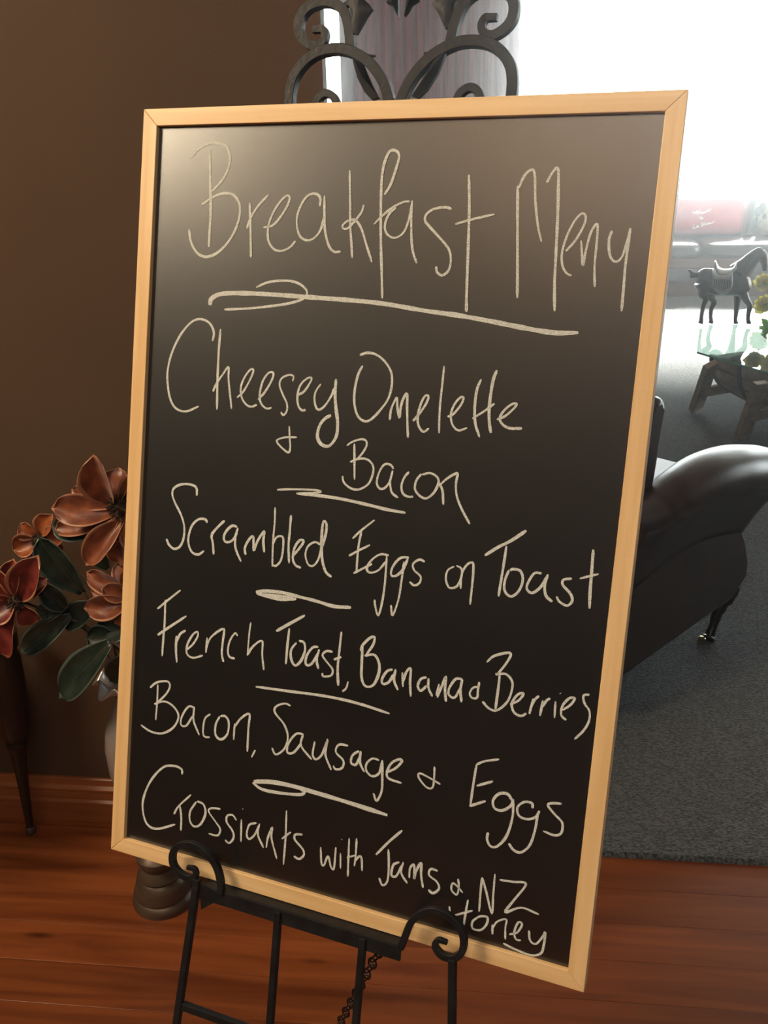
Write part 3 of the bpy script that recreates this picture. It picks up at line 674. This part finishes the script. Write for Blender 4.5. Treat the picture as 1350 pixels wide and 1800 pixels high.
def flower(label, cen, Y, petals, m, stem=True, core=True, r=.016):
    c = P(cen[0], cen[1], Y)
    t = thing('magnolia_flower', c, label, 'flower', 'magnolia blooms in the floor vase')
    for i, (tip, bs, w_, dy, cup, curl) in enumerate(petals):
        b = P(bs[0], bs[1], Y+.004); tp = P(tip[0], tip[1], Y+dy)
        f_ = TC + Vector((random.uniform(-.3,.3), 0, random.uniform(-.2,.3)))
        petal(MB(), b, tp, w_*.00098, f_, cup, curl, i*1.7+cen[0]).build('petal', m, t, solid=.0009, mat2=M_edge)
    if core:
        mb = MB().blob(c, (r, r*.7, r*1.1), n=14, m=9)
        for k in range(60):
            dv = Vector((random.gauss(0,1), -abs(random.gauss(0,1)), random.gauss(0,1))).normalized()
            mb.tube([c+dv*r*.6, c+dv*r*(1.3+.4*random.random())], [.0011,.0016], 4)
        mb.build('stamen_cluster', M_stamen, t)
    if stem:
        mid = (c+MOUTH)/2 + Vector((0, .05, .01))
        MB().tube(cat_rom([c+Vector((0,.012,0)), mid, MOUTH + Vector((random.uniform(-.02,.02), random.uniform(-.02,.02), .0)), Vector((UX+random.uniform(-.02,.02), UY, zz(1330)))], 6), .0026, 6).build('stem', M_stem, t)
    return t
flower('large copper magnolia bloom with dark centre, topmost of the bouquet', (212,890), 1.50, [
 ((158,808),(196,884),62,-.035,.9,.25), ((206,822),(205,884),58,.02,.7,.2), ((86,893),(200,902),60,-.02,.5,.18), ((100,930),(196,912),40,.03,.6,-.1),
 ((143,994),(216,915),50,-.045,.9,.30), ((172,965),(222,905),44,.005,.8,.15), ((118,862),(200,890),40,.02,.7,.2), ((232,960),(214,912),44,.0,.6,.2), ((150,945),(205,910),46,.01,.5,.1), ((205,1000),(214,912),50,.01,.6,.15), ((268,838),(214,884),60,.0,.6,.2), ((285,905),(220,895),58,.0,.6,.2), ((255,970),(220,908),56,.0,.6,.2),
 ], M_petal)
flower('copper magnolia bloom right beside the frame, below the topmost bloom', (238,1055), 1.50, [
 ((146,1072),(226,1058),50,-.03,.8,.25), ((200,1096),(236,1066),40,-.02,.6,.2), ((148,1008),(226,1040),44,.0,.7,.2), ((156,1040),(230,1050),36,.02,.7,.1), ((222,1000),(238,1040),40,.0,.6,.2), ((178,1035),(232,1048),40,-.02,.5,.1), ((205,985),(238,1040),46,.02,.6,.2), ((300,1010),(248,1048),56,0,.6,.2), ((310,1080),(250,1060),56,0,.6,.2)], M_petal)
flower('orange magnolia bloom at the back left of the bouquet', (68,950), 1.62, [
 ((22,968),(62,950),48,-.02,.8,.2), ((34,922),(64,944),40,0,.7,.2), ((88,905),(72,940),44,.0,.7,.2), ((112,940),(76,948),44,.0,.7,.2), ((58,1000),(66,956),46,-.01,.7,.2), ((105,975),(76,956),44,.02,.7,.2)], M_petal2, core=True, r=.010)
flower('deep red magnolia bloom at the left edge of the picture', (28,1060), 1.46, [
 ((58,985),(36,1052),62,-.02,.8,.25), ((20,985),(22,1046),44,.0,.7,.2), ((-30,1000),(18,1050),60,-.02,.6,.2), ((-28,1085),(24,1056),60,-.03,.8,.3), ((0,1160),(26,1070),66,-.03,.8,.3), ((66,1095),(36,1064),50,.01,.7,.2), ((80,1015),(40,1056),34,.03,.7,.3)], M_petal3, r=.012)
def sprig(label, Y, leaves, path):
    c = P(path[0][0], path[0][1], Y)
    t = thing('magnolia_leaf_sprig', c, label, 'leaves', 'leaf sprigs in the floor vase')
    for i, (bs, tip, w_, dyb, dyt, cup, curl) in enumerate(leaves):
        b = P(bs[0], bs[1], Y+dyb); tp = P(tip[0], tip[1], Y+dyt)
        f_ = TC + Vector((random.uniform(-.3,.3), 0, random.uniform(0,.5)))
        lo_ = petal(MB(), b, tp, w_*.00098, f_, cup, curl, i+bs[0]*.3).build('leaf', M_leaf, t, solid=.0008, mat2=M_leafedge)
        mv = (tp-b); fz = (f_-mv*f_.dot(mv)/mv.length_squared).normalized()
        L = mv.length
        vein = [b + mv*(k/8) - fz*(curl*L*((k/8)**2-.35*k/8)) + fz*.0006 for k in range(9)]
        MB().tube(vein, [.0011-.0001*k for k in range(9)], 5).build('leaf_vein', M_stem, lo_)
    pts = [P(a, b_, Y+dy) for a, b_, dy in path] + [MOUTH+Vector((random.uniform(-.02,.02),-.01,0)), Vector((UX, UY, zz(1330)))]
    MB().tube(cat_rom(pts, 6), .0028, 6).build('stem', M_stem, t)
    return t
sprig('dark green leaves behind the copper blooms, pointing up left', 1.53, [((146,1042),(62,948),66,0,-.03,.4,.15), ((160,940),(88,922),46,.0,-.01,.5,.1), ((190,1000),(150,950),40,.02,.02,.4,.1)], [(146,1040,0), (180,1090,0), (230,1150,.01)])
sprig('dark green leaves low at the left with one curled bright tip', 1.50, [((118,1072),(72,1032),44,.0,-.02,.6,.3), ((125,1082),(30,1150),52,0,-.03,.5,.15), ((170,1062),(105,1100),54,.01,0,.4,.1), ((118,1062),(58,1085),40,0,0,.4,.1)], [(112,1085,0), (150,1100,.0), (215,1150,.01)])
sprig('large dark leaves hanging lowest, over the vase rim', 1.47, [((196,1128),(97,1230),72,0,-.03,.45,.10), ((205,1120),(150,1122),52,.03,.02,.4,.1), ((228,1150),(190,1200),46,0,-.01,.4,.1), ((240,1100),(165,1112),56,.03,.03,.4,.1)], [(196,1126,0), (225,1150,.0), (250,1180,.02)])

# ------------------------------------------------------------------ wooden stool at the left edge
sf = at_z(56, 1462); SY = sf.y-.004
stool = thing('wooden_stool', (sf.x-.20, SY-.18, 0), 'dark turned wooden stool leg standing at the left edge by the wall', 'stool')
def sleg(fx, fy, tx, ty, H):
    f_, t_ = Vector((fx, fy, 0)), Vector((tx, ty, H))
    prof = [(0,.0085),(.02,.0095),(.04,.0080),(.06,.0085),(.30,.0135),(.44,.0178),(.455,.022),(.475,.0235),(.49,.0195),(.51,.027),(.56,.033),(.66,.037),(.78,.038),(.88,.036),(.92,.030),(.94,.036),(1,.036)]
    M_ = MB(); M_.tube([f_.lerp(t_, a) for a, _ in prof], [r for _, r in prof], 16)
    return M_
tl_ = at_y(-2, 1110, SY-.02); HS = tl_.z
o_ = sleg(sf.x, SY, tl_.x, SY-.02, HS); o_.build('leg', M_darkwood, stool)
MB().lathe([(.010,0),(.0115,.003),(.0112,.018),(.0095,.020)], (sf.x, SY, 0), 16).build('foot_cap', M_pewter, stool, label='dull metal foot cap')
cx_, cy_ = sf.x-.20, SY-.18
for sx, sy in ((-1, 1), (1, -1), (-1, -1)):
    if (sx, sy) == (1, -1): continue
    tx = cx_ + (tl_.x-cx_)*sx; ty = cy_ + (SY-.02-cy_)*sy
    sleg(cx_+(sf.x-cx_)*sx, cy_+(SY-cy_)*sy, tx, ty, HS).build('leg', M_darkwood, stool)
MB().lathe([(.001,HS-.01),(.185,HS-.01),(.20,HS),(.205,HS+.015),(.195,HS+.03),(.001,HS+.032)], (cx_-.03, cy_+.02, 0), 40).build('seat', M_darkwood, stool)

# ------------------------------------------------------------------ armchair
P0 = at_z(1097, 1190, .15); P1 = at_z(1287, 1055, .15)
cd = (P1-P0); cd.z = 0; cl = cd.length; cd.normalize(); cn = Vector((cd.y, -cd.x, 0))       # facing, outward side
P0z = Vector((P0.x, P0.y, 0))
def cpx(px, py, off=0.0):                     # pixel -> (along, height) on the chair's near side
    p = at_plane(px, py, P0z + cn*off, cn); return (p-P0z).dot(cd), p.z
def CP(a, n_, z): return P0z + cd*a + cn*n_ + Vector((0,0,z))
back0 = cpx(1097, 1190)[0]
aF = cpx(1306, 910)[0]
chair = thing('leather_armchair', P0z + cd*.35 - cn*.36, 'dark brown leather armchair with rolled arms, seen from behind, right of the board', 'armchair')
W_ = .78
AB = -.10                                      # back end of the sides
# side panels under the arms
def side(n0, sgn):
    pts = [(AB,.15), (cpx(1290,1052)[0],.15), (cpx(1312,1035)[0],.20), cpx(1318,985), cpx(1312,945), cpx(1302,915), (cpx(1300,912)[0]-.02,.56), (AB,.52)]
    mb = MB(); th = .055
    o = [CP(a, n0, z) for a, z in pts]; i = [CP(a, n0-sgn*th, z) for a, z in pts]; n = len(pts)
    mb.add(o+i, [tuple(range(n)), tuple(range(n, 2*n))[::-1]] + [(k, n+k, n+(k+1)%n, (k+1)%n) for k in range(n)])
    mb.build('side_panel', M_leather, chair, bevel=.014, smooth=True)
side(0, 1); side(-W_, -1)
# rolled arms: centre line read along the near side
def arm(n0, sgn, label=None):
    line = [(cpx(1105, 925, .01), .050), (cpx(1148, 908, .02), .060), (cpx(1175, 893, .03), .064), (cpx(1215, 872, .045), .072), (cpx(1262, 850, .055), .082), (cpx(1306, 838, .06), .088), (cpx(1345, 834, .06), .086), (cpx(1368, 836, .06), .080)]
    pts = [CP(a, n0+sgn*(.0+.02*k/6), z) for k, ((a, z), r) in enumerate(line)]; nseg = len(line)-1
    C_ = cat_rom(pts, 5); n = len(C_); rs = [r for _, r in line]
    rr = [rs[min(int(i/5), nseg)]+(rs[min(int(i/5)+1, nseg)]-rs[min(int(i/5), nseg)])*(i % 5)/5 for i in range(n)]
    dl = (C_[-1]-C_[-2]).normalized()
    for e, f_ in ((.015,.93),(.028,.78),(.036,.5),(.038,.1)): C_.append(C_[n-1]+dl*e); rr.append(rr[n-1]*f_)
    MB().tube(C_, rr, 28, (0,0,1), [x*.88 for x in rr]).build('arm_roll', M_leather, chair)
    # the outside skirt of leather hanging from the roll on to the panel
    amax = cpx(1308,945)[0]
    us = max(k for k in range(n) if (C_[k]-P0z).dot(cd) < amax)
    def fn(u, v):
        i = u*us; k = min(int(i), n-2); c = C_[k].lerp(C_[k+1], i-k); r = rr[k]
        top = c + cn*sgn*r*.92 - Vector((0,0,r*.22)); a = (c-P0z).dot(cd)
        bot = CP(a, n0-sgn*.004, c.z-.20)
        return top.lerp(bot, v) - cn*sgn*(.006*sin(pi*v))
    MB().grid(fn, 30, 8).build('arm_drape', M_leather, chair, solid=.008)
arm(0, 1); arm(-W_, -1)
# the back, leaning away from the seat, with a rolled top
zt_ = cpx(1150, 690, -.05)
ba, bz = zt_
def backfn(side_):
    pass
bk = MB()
prof = [(AB-.02,.15), (AB-.03,.45), (ba-.075,.70), (ba-.085,bz-.05), (ba-.05,bz-.005), (ba-.01,bz), (ba+.015,bz-.035), (ba+.005,bz-.09), (ba-.005, .72), (cpx(1150,870)[0]+.005,.52), (AB+.20,.40), (AB+.22,.15)]
o = [CP(a, -.015, z) for a, z in prof]; i_ = [CP(a, -W_+.015, z) for a, z in prof]; n = len(prof)
bk.add(o+i_, [tuple(range(n)), tuple(range(n, 2*n))[::-1]] + [(k, n+k, n+(k+1)%n, (k+1)%n) for k in range(n)])
bk.build('backrest', M_leather, chair, bevel=.018)
sc_ = MB(); sc_.box((0,0,0), (.34, W_/2-.065, .07), Matrix((cd, -cn, Vector((0,0,1)))).transposed().to_4x4())
off_ = CP(.41, -W_/2, .43); sc_.v = [v+off_ for v in sc_.v]; sc_.build('seat_cushion', M_leather, chair, bevel=.03)
fb = MB(); fb.box((0,0,0), (.33, W_/2-.05, .08), Matrix((cd, -cn, Vector((0,0,1)))).transposed().to_4x4()); off_ = CP(.29, -W_/2, .235); fb.v = [v+off_ for v in fb.v]
fb.build('seat_base', M_leather, chair, bevel=.01)
def cabriole(n0, near=True):
    if near: q = [(1282,1052,.030), (1276,1066,.028), (1266,1082,.021), (1258,1100,.016), (1252,1118,.0135), (1247,1132,.015), (1243,1142,.021), (1240,1148,.016)]
    pts = []; rr = []
    for px, py, r in q:
        a, z = cpx(px, py, -.04); pts.append((a, z)); rr.append(r)
    zmin = pts[-1][1]; a_end = pts[-1][0]
    P_ = [CP(a, n0, max(.012, z-zmin+.012)) for a, z in pts]
    fl_ = MB().tube(cat_rom(P_, 3), [rr[min(i//3, 7)] for i in range(len(cat_rom(P_, 3)))], 16).build('front_leg', M_darkwood, chair)
    c = P_[-1]
    lens_c = c + Vector((-.022, -.02, .012))
    MB().lathe([(.001,-.006),(.013,-.006),(.015,0),(.013,.006),(.001,.006)], lens_c, 20, Matrix.Rotation(pi/2, 3, 'X')).build('castor', M_brass, fl_, label='shiny brass castor')
cabriole(-.04); cabriole(-W_+.04)
for n_ in (-.05, -W_+.05):
    MB().lathe([(.014,.012),(.018,.03),(.024,.10),(.028,.16)], CP(AB+.06, n_, 0), 16).build('rear_leg', M_darkwood, chair)

# ------------------------------------------------------------------ half-barrel coffee table with glass top
ZG = .36
gA = at_z(1225, 618, ZG); gB = at_z(1352, 655, ZG); ge = (gB-gA).normalized(); gw = Vector((-ge.y, ge.x, 0))   # gw points away to the right
gf = at_z(1232, 556, ZG)
tcen = gA + ge*.38 + gw*.52
table = thing('coffee_table', (tcen.x, tcen.y, 0), 'half wine barrel coffee table on splayed trestle legs with a glass top', 'coffee table')
far = gf
poly = [gA, gA+ge*.86, gA+ge*1.05+gw*.25, gA+ge*1.05+gw*.80, gA+ge*.80+gw*1.15, gA+ge*.05+gw*1.15, far+gw*.45-ge*.05, far]
th = .010
MB().add([p for p in poly]+[p-Vector((0,0,th)) for p in poly], [tuple(range(8)), tuple(range(8,16))[::-1]]).build('glass_top', M_tglass, table, smooth=False)
ed = MB()
for k in range(8):
    a, b_ = poly[k], poly[(k+1)%8]; ed.add([a, b_, b_-Vector((0,0,th)), a-Vector((0,0,th))], [(0,1,2,3)])
ed.build('glass_edge', M_gedge, table, smooth=False)
# barrel: staves around a half circle, axis along ge
Rb = .265; ax0 = gA + ge*.02 + gw*(Rb+.04); ax0.z = 0; zc_ = ZG-th-.005; Lb = .86
NS = 11
for k in range(NS):
    t0, t1 = pi*k/NS+.012, pi*(k+1)/NS-.012
    def fn(u, v, r0=0):
        th_ = t0+(t1-t0)*u; bulge = 1-.16*(2*v-1)**2
        return ax0 + ge*(Lb*v) + gw*(-cos(th_)*Rb*bulge) + Vector((0,0,zc_-sin(th_)*Rb*bulge))
    MB().grid(fn, 3, 10).build('stave', M_tablewood, table, solid=.02)
for v in (.03, .30, .70, .97):
    bulge = 1-.16*(2*v-1)**2; r = Rb*bulge+.012
    MB().bar([ax0+ge*(Lb*v)+gw*(-cos(pi*k/24)*r)+Vector((0,0,zc_-sin(pi*k/24)*r)) for k in range(25)], .0015, .014, ge).build('hoop', M_iron, table, smooth=False)
for v in (.06, .94):
    r = Rb*(1-.16*(2*v-1)**2)-.012; c = ax0+ge*(Lb*v)
    vs = [c+gw*(-cos(pi*k/16)*r)+Vector((0,0,zc_-sin(pi*k/16)*r)) for k in range(17)]
    MB().add([p+ge*.008 for p in vs]+[p-ge*.008 for p in vs], [tuple(range(17)), tuple(range(17,34))[::-1]]+[(k,17+k,17+(k+1)%17,(k+1)%17) for k in range(17)]).build('barrel_head', M_tablewood, table, smooth=False)
fA = at_z(1222, 727); fB = at_z(1302, 779)
tA = at_z(1250, 640, ZG-.03); tB = at_z(1338, 672, ZG-.03)
shift = gw*.62
for f_, t_ in ((fA, tA), (fB, tB)):
    for m_ in (0, 1):
        a = f_ if not m_ else f_ + gw*(.60); b_ = t_ if not m_ else t_ + gw*(.60-2*(t_-f_).dot(gw))
        a = Vector((a.x, a.y, .028))
        MB().bar([a, b_], .040, .018, ge).build('leg', M_tablewood, table, smooth=False, bevel=.004)
cA = [fA.lerp(tA, .45), fA.lerp(tA, .45)+gw*(.60-2*.45*(tA-fA).dot(gw))]; cB = [fB.lerp(tB, .45), fB.lerp(tB, .45)+gw*(.60-.9*(tB-fB).dot(gw))]
for c in (cA, cB): MB().bar(c, .016, .025, Vector((0,0,1))).build('cross_bar', M_tablewood, table, smooth=False, bevel=.003)
MB().bar([cA[0].lerp(cA[1], .38)+Vector((0,0,.0)), cB[0].lerp(cB[1], .30)], .02, .016, Vector((0,0,1))).build('stretcher', M_tablewood, table, smooth=False, bevel=.003)

# ------------------------------------------------------------------ bronze horse on the glass
HYp = at_z(1285, 572, ZG).y
def hp(px, py, dy=0): return at_y(px, py, HYp+dy)
def c4(s, dy=0): return [hp(1200+float(q.split(',')[0])/9, 420+float(q.split(',')[1])/9, dy) for q in s.split()]
k_ = .0036/9*1.0                               # one unit of the close-up, in metres
horse = thing('horse_figurine', at_z(1285, 572, ZG), 'bronze saddled horse figurine standing on the glass coffee table', 'figurine')
hb = MB()
def ht(s, rad, dy=0, n=14, ry=None):
    pts = c4(s, dy) if isinstance(s, str) else s
    hb.tube(cat_rom(pts, 4), [rad[min(int(i/4), len(rad)-1)]*k_ + ((rad[min(int(i/4)+1, len(rad)-1)]-rad[min(int(i/4), len(rad)-1)])*k_*(i % 4)/4) for i in range(len(cat_rom(pts, 4)))], n, (0,1,0), None if ry is None else ry)
ht('235,600 300,610 400,650 520,690 660,705 800,700 900,680 990,650 1050,620', [80,145,182,186,184,190,204,180,100])
ht('880,560 960,480 1030,400 1110,310 1200,230 1250,215', [185,160,132,108,90,74])
ht('1215,225 1265,290 1290,370 1295,450 1280,505', [80,78,60,50,38])
for ex in (-.012, .012): hb.tube([hp(1200+1225/9, 420+190/9, ex), hp(1200+1240/9, 420+140/9, ex*1.3)], [.009,.002], 6)
# legs (hind near, hind far, fore near, fore far)
LEGS = [('300,680 330,800 300,880 370,940 330,1060 300,1210 290,1330 275,1365', -.030, [120,95,62,44,34,30,34,44]),
        ('380,720 460,830 440,920 500,1000 455,1110 440,1240 450,1330 440,1365', .030, [120,95,62,44,34,30,34,44]),
        ('900,760 960,870 1010,980 1060,1060 1040,1190 1030,1290 1045,1340 1040,1370', -.030, [95,75,55,44,34,30,34,44]),
        ('860,780 870,900 860,1020 850,1120 840,1220 830,1310 842,1345 838,1372', .030, [95,70,50,42,33,30,34,44])]
for s_, dy, rad in LEGS: ht(s_, rad, dy, 10)
zlow = min(v.z for v in hb.v)
ht('250,560 190,560 140,530 100,490 92,480', [34,30,26,20,14])
ht('150,560 130,590 150,610 210,600', [22,20,18,14])
dz_ = ZG+.001-zlow
for v in hb.v:
    if v.z < hp(1285, 515).z: v.z += dz_*(hp(1285,515).z-v.z)/(hp(1285,515).z-zlow)
ho = hb.build('body', M_bronze, horse)
rm = ho.modifiers.new('r', 'REMESH'); rm.mode = 'VOXEL'; rm.voxel_size = .0045; rm.use_smooth_shade = True
sm_ = ho.modifiers.new('s', 'SMOOTH'); sm_.factor = .6; sm_.iterations = 5
# mane
mn = MB()
for k in range(16):
    a = k/15; px = 890+(1240-890)*a; py = 400-(400-165)*a**.85
    p = hp(1200+px/9, 420+py/9, -.004); q = hp(1200+(px+48)/9, 420+(py+120)/9, -.030)
    mn.tube([p+Vector((0,.008,.004)), p.lerp(q, .5)+Vector((0,-.006,0)), q], [.010,.009,.002], 6)
mn.build('mane', M_bronze, horse)
# saddle and cloth
ydn = -.064
def sadd(u, v):
    a = 470+(790-470)*u; t = v*2-1
    ztop = 468 + 30*sin(pi*u); 
    py = ztop + 385*abs(t)**1.7*(1-.28*abs(2*u-1)**2.5)
    return hp(1200+a/9, 420+py/9, math.copysign(.094*sin(min(1, abs(t)*1.7)*pi/2), t))
scl = MB().grid(sadd, 16, 24).build('saddle_cloth', M_blanket, horse, solid=.004, label='pale silver saddle cloth with fringe')
st = MB()
for k in range(9):
    u = .12+.76*k/8; a = 470+320*u
    st.tube([hp(1200+a/9, 420+640/9, -.099), hp(1200+(a-14)/9, 420+(820-60*abs(2*u-1))/9, -.099)], .0022, 5)
st.build('cloth_fringe', M_bronze, scl)
def seatf(u, v):
    a = 515+(850-515)*u; t = v*2-1
    py = 450 - 65*(2*u-1)**4 + 30*sin(pi*u) - (45*max(0, 1-u*6)) + 120*t*t*(1-.3*u)
    return hp(1200+a/9, 420+py/9, .080*sin(t*pi/2))
MB().grid(seatf, 18, 12).build('saddle', M_blanket, horse, solid=.008, label='pale leather saddle')

# ------------------------------------------------------------------ yellow flowers on the table, at the right edge
vy = HYp+.02
gv_ = at_y(1390, 600, 5.75)
fv = thing('glass_flower_vase', (gv_.x, gv_.y, ZG), 'clear glass vase of yellow flowers at the right edge, on the coffee table', 'vase')
MB().lathe([(.05,0),(.055,.01),(.06,.10),(.05,.16),(.056,.20),(.053,.20),(.047,.16),(.056,.10),(.050,.012),(.001,.012)], (gv_.x, gv_.y, ZG+.001), 28).build('vase_glass', M_tglass, fv)
def bloom(px, py, y, r, i):
    c = at_y(px, py, y)
    t = thing('yellow_flower', c, YL[i], 'flower', 'yellow flowers in the glass vase')
    for k in range(11):
        th = 2*pi*k/11+i; ring = 1 if k < 6 else .6
        tip = c + Vector((cos(th)*r*ring, -.35*r, sin(th)*r*ring))
        petal(MB(), c, tip, r*.9, TC, .5, .3, k+i, 6, 6).build('petal', M_yellow, t, solid=.001)
    m_ = Vector((gv_.x, gv_.y, ZG+.20)); MB().tube([c, m_, m_-Vector((0,0,.17))], .003, 6).build('stem', M_green, t)
YL = ['yellow flower just right of the horse chest', 'yellow flower low beside the horse forelegs', 'yellow flower behind the others, higher, past the frame edge', 'yellow flower furthest right in the glass vase']
for i, (px, py) in enumerate(((1341,499), (1343,536), (1376,478), (1382,540))): bloom(px, py, HYp+(.13, .10, .20, .16)[i], .066, i)
lf = thing('flower_greenery', at_y(1350, 590, 5.80), 'light green leaves below the yellow flowers at the right edge', 'leaves')
for k, (tx, ty) in enumerate(((1332,578), (1336,592), (1342,570), (1337,564), (1352,600))):
    petal(MB(), at_y(1362, 590, 5.80), at_y(tx+4, ty-4, 5.76), .045, TC, .4, .2, k, 6, 8).build('leaf', M_green, lf, solid=.001)
MB().tube([at_y(1362, 590, 5.80), Vector((gv_.x, gv_.y, ZG+.05))], .003, 6).build('stem', M_green, lf)

# ------------------------------------------------------------------ sofa under the window
SYf = 8.80
X = lambda px, y=SYf, py=430: at_y(px, py, y).x
Zs = lambda py, y=SYf: at_y(1260, py, y).z
sofa = thing('long_sofa', (X(1260), SYf+.45, 0), 'long black leather sofa with wooden base, far back under the bright window', 'sofa')
sx0, sx1 = X(1010), X(1560)
zc1, zc0 = Zs(430), Zs(453)
def cush(x0, x1):
    c = ((x0+x1)/2, SYf+.30, (zc1+zc0)/2)
    def pf(v):
        e = .35; return Vector((math.copysign(abs(v.x)**e, v.x), math.copysign(abs(v.y)**e, v.y), math.copysign(abs(v.z)**.55, v.z)))
    MB().blob(c, ((x1-x0)/2-.004, .31, (zc1-zc0)/2+.015), None, 40, 16, pf).build('seat_cushion', M_sofaleather, sofa)
xs = X(1240); cw = .78
for k in (-1, 0, 1): cush(xs+cw*k, xs+cw*(k+1))
MB().box(((xs-cw+xs+2*cw)/2, SYf+.36, (Zs(454)+Zs(473))/2), (1.5*cw+.02, .34, (Zs(454)-Zs(473))/2)).build('seat_rail', M_sofawood, sofa, smooth=False, bevel=.01)
MB().box((xs+cw/2, SYf+.44, Zs(473)/2+.04), (1.5*cw-.02, .28, Zs(473)/2-.04)).build('under_frame', M_sofaleather, sofa, smooth=False)
MB().box((xs+cw/2, SYf+.36, Zs(500)/2), (1.5*cw+.02, .33, Zs(500)/2)).build('plinth', M_sofawood, sofa, smooth=False, bevel=.01)
MB().box((xs+cw/2, SYf+.80, .42), (1.5*cw+.02, .08, .30)).build('backrest', M_sofaleather, sofa, smooth=True, bevel=.05)
for x in (xs-cw-.10, xs+2*cw+.10): MB().box((x, SYf+.42, .33), (.09, .42, .32)).build('armrest', M_sofaleather, sofa, bevel=.05)
# cushions on the sofa
def pillow(name, label, x0, x1, z0, z1, y, m, thick=.09, rz=0):
    t = thing(name, ((x0+x1)/2, y, z0), label, 'cushion', 'cushions on the sofa')
    def pf(v):
        e = .38; a = math.copysign(abs(v.x)**e, v.x); b = math.copysign(abs(v.z)**e, v.z)
        k = 1-.05*(1-a*a)*abs(b) 
        return Vector((a*(1-.05*(1-b*b)), v.y, b*(1-.07*(1-a*a))))
    c = ((x0+x1)/2, y, (z0+z1)/2)
    MB().blob(c, ((x1-x0)/2, thick, (z1-z0)/2), Matrix.Rotation(radians(-8), 3, 'X'), 48, 20, pf).build('cover', m, t)
    return t
pz0 = zc1+.01; yp = SYf+.56
rp = pillow('red_cushion', 'crimson cushion with looping cream script, on the sofa', X(1168, yp), X(1304, yp), pz0, Zs(343, yp), yp, M_red)
ROOTM['x'] = None
def script(s, mb):
    pts = []
    for q in s.split():
        a, b_ = q.split(','); px = 1180+float(a)/7.94; py = 320+float(b_)/7.94
        pts.append(at_y(px, py, yp-.112))
    mb.tube(cat_rom(pts, 4), .0042, 5, (0,1,0))
SCR = [['295,400 305,445 325,410 335,445 350,395', '350,430 372,415 365,405 355,425 370,445 385,435', '385,440 398,385 392,440', '425,412 405,425 412,440 428,435', '440,415 430,430 445,438 452,420 440,413', '455,435 465,410 475,432 487,402 500,420', '500,415 520,395 512,388 505,405 525,408', '525,405 560,372'],
 ['395,480 400,515 412,505', '385,492 425,485', '425,500 418,515 435,512 437,498 425,500'],
 ['320,590 300,650 335,640 360,612', '365,610 350,630 370,628 375,605 385,628', '430,560 420,620 440,612', '440,598 455,590 450,580 440,600 460,605', '470,560 465,600', '480,590 495,595 500,572', '505,590 520,575 530,588 545,560 555,580 600,545']]
for wd_ in SCR:
    sb = MB()
    for s_ in wd_: script(s_, sb)
    sb.build('stitched_word', M_script, rp, label='cream looping script')
pillow('satin_cushion', 'narrow dark green satin cushion between the crimson and beige ones', X(1305.5, yp), X(1321, yp), pz0, Zs(345, yp), yp+.02, M_dkgreen)
bc = pillow('beige_cushion', 'beige cushion furthest right on the sofa, at the frame edge', X(1322, yp), X(1420, yp), pz0, Zs(352, yp), yp-.02, M_beige)
mo = MB()
for a, b_, r in ((1333,372,.03),(1341,366,.035),(1330,388,.025),(1344,380,.02),(1336,394,.02)):
    c = at_y(a, b_, yp-.13); mo.blob(c, (r, .006, r*1.4), None, 10, 6)
mo.build('leaf_motif', M_dkgreen, bc)
# ------------------------------------------------------------------ drape at the far window
YD = WY-.14
curt = thing('window_drape', (at_y(760, 80, YD).x, YD, .05), 'long brown pleated drape at the far window, behind the easel scrolls', 'curtain')
cx0, cx1 = at_y(621, 80, YD).x, at_y(913, 80, YD).x
def df_(u, v):
    x = cx0+(cx1-cx0)*u; z = .05+(HEAD+.05-.05)*v
    return Vector((x+.004*noise.noise(Vector((u*30, v*2, 1))), YD+.035*sin(u*2*pi*13+.8*noise.noise(Vector((u*5, v*1.5, 0))))+.015*sin(u*2*pi*29), z))
MB().grid(df_, 420, 12).build('cloth', M_curtain, curt, solid=.004)
lx0 = at_y(597, 80, YD).x
MB().grid(lambda u, v: Vector((lx0+(cx0-lx0)*u, YD+.01+.012*sin(u*pi*3), .05+HEAD*v)), 30, 4).build('lining', M_lining, curt, solid=.004, label='beige lining edge')
MB().tube([(lx0-.1, YD-.0, HEAD+.07), (cx1+.3, YD, HEAD+.07)], .014, 12).build('curtain_rod', M_iron, curt)
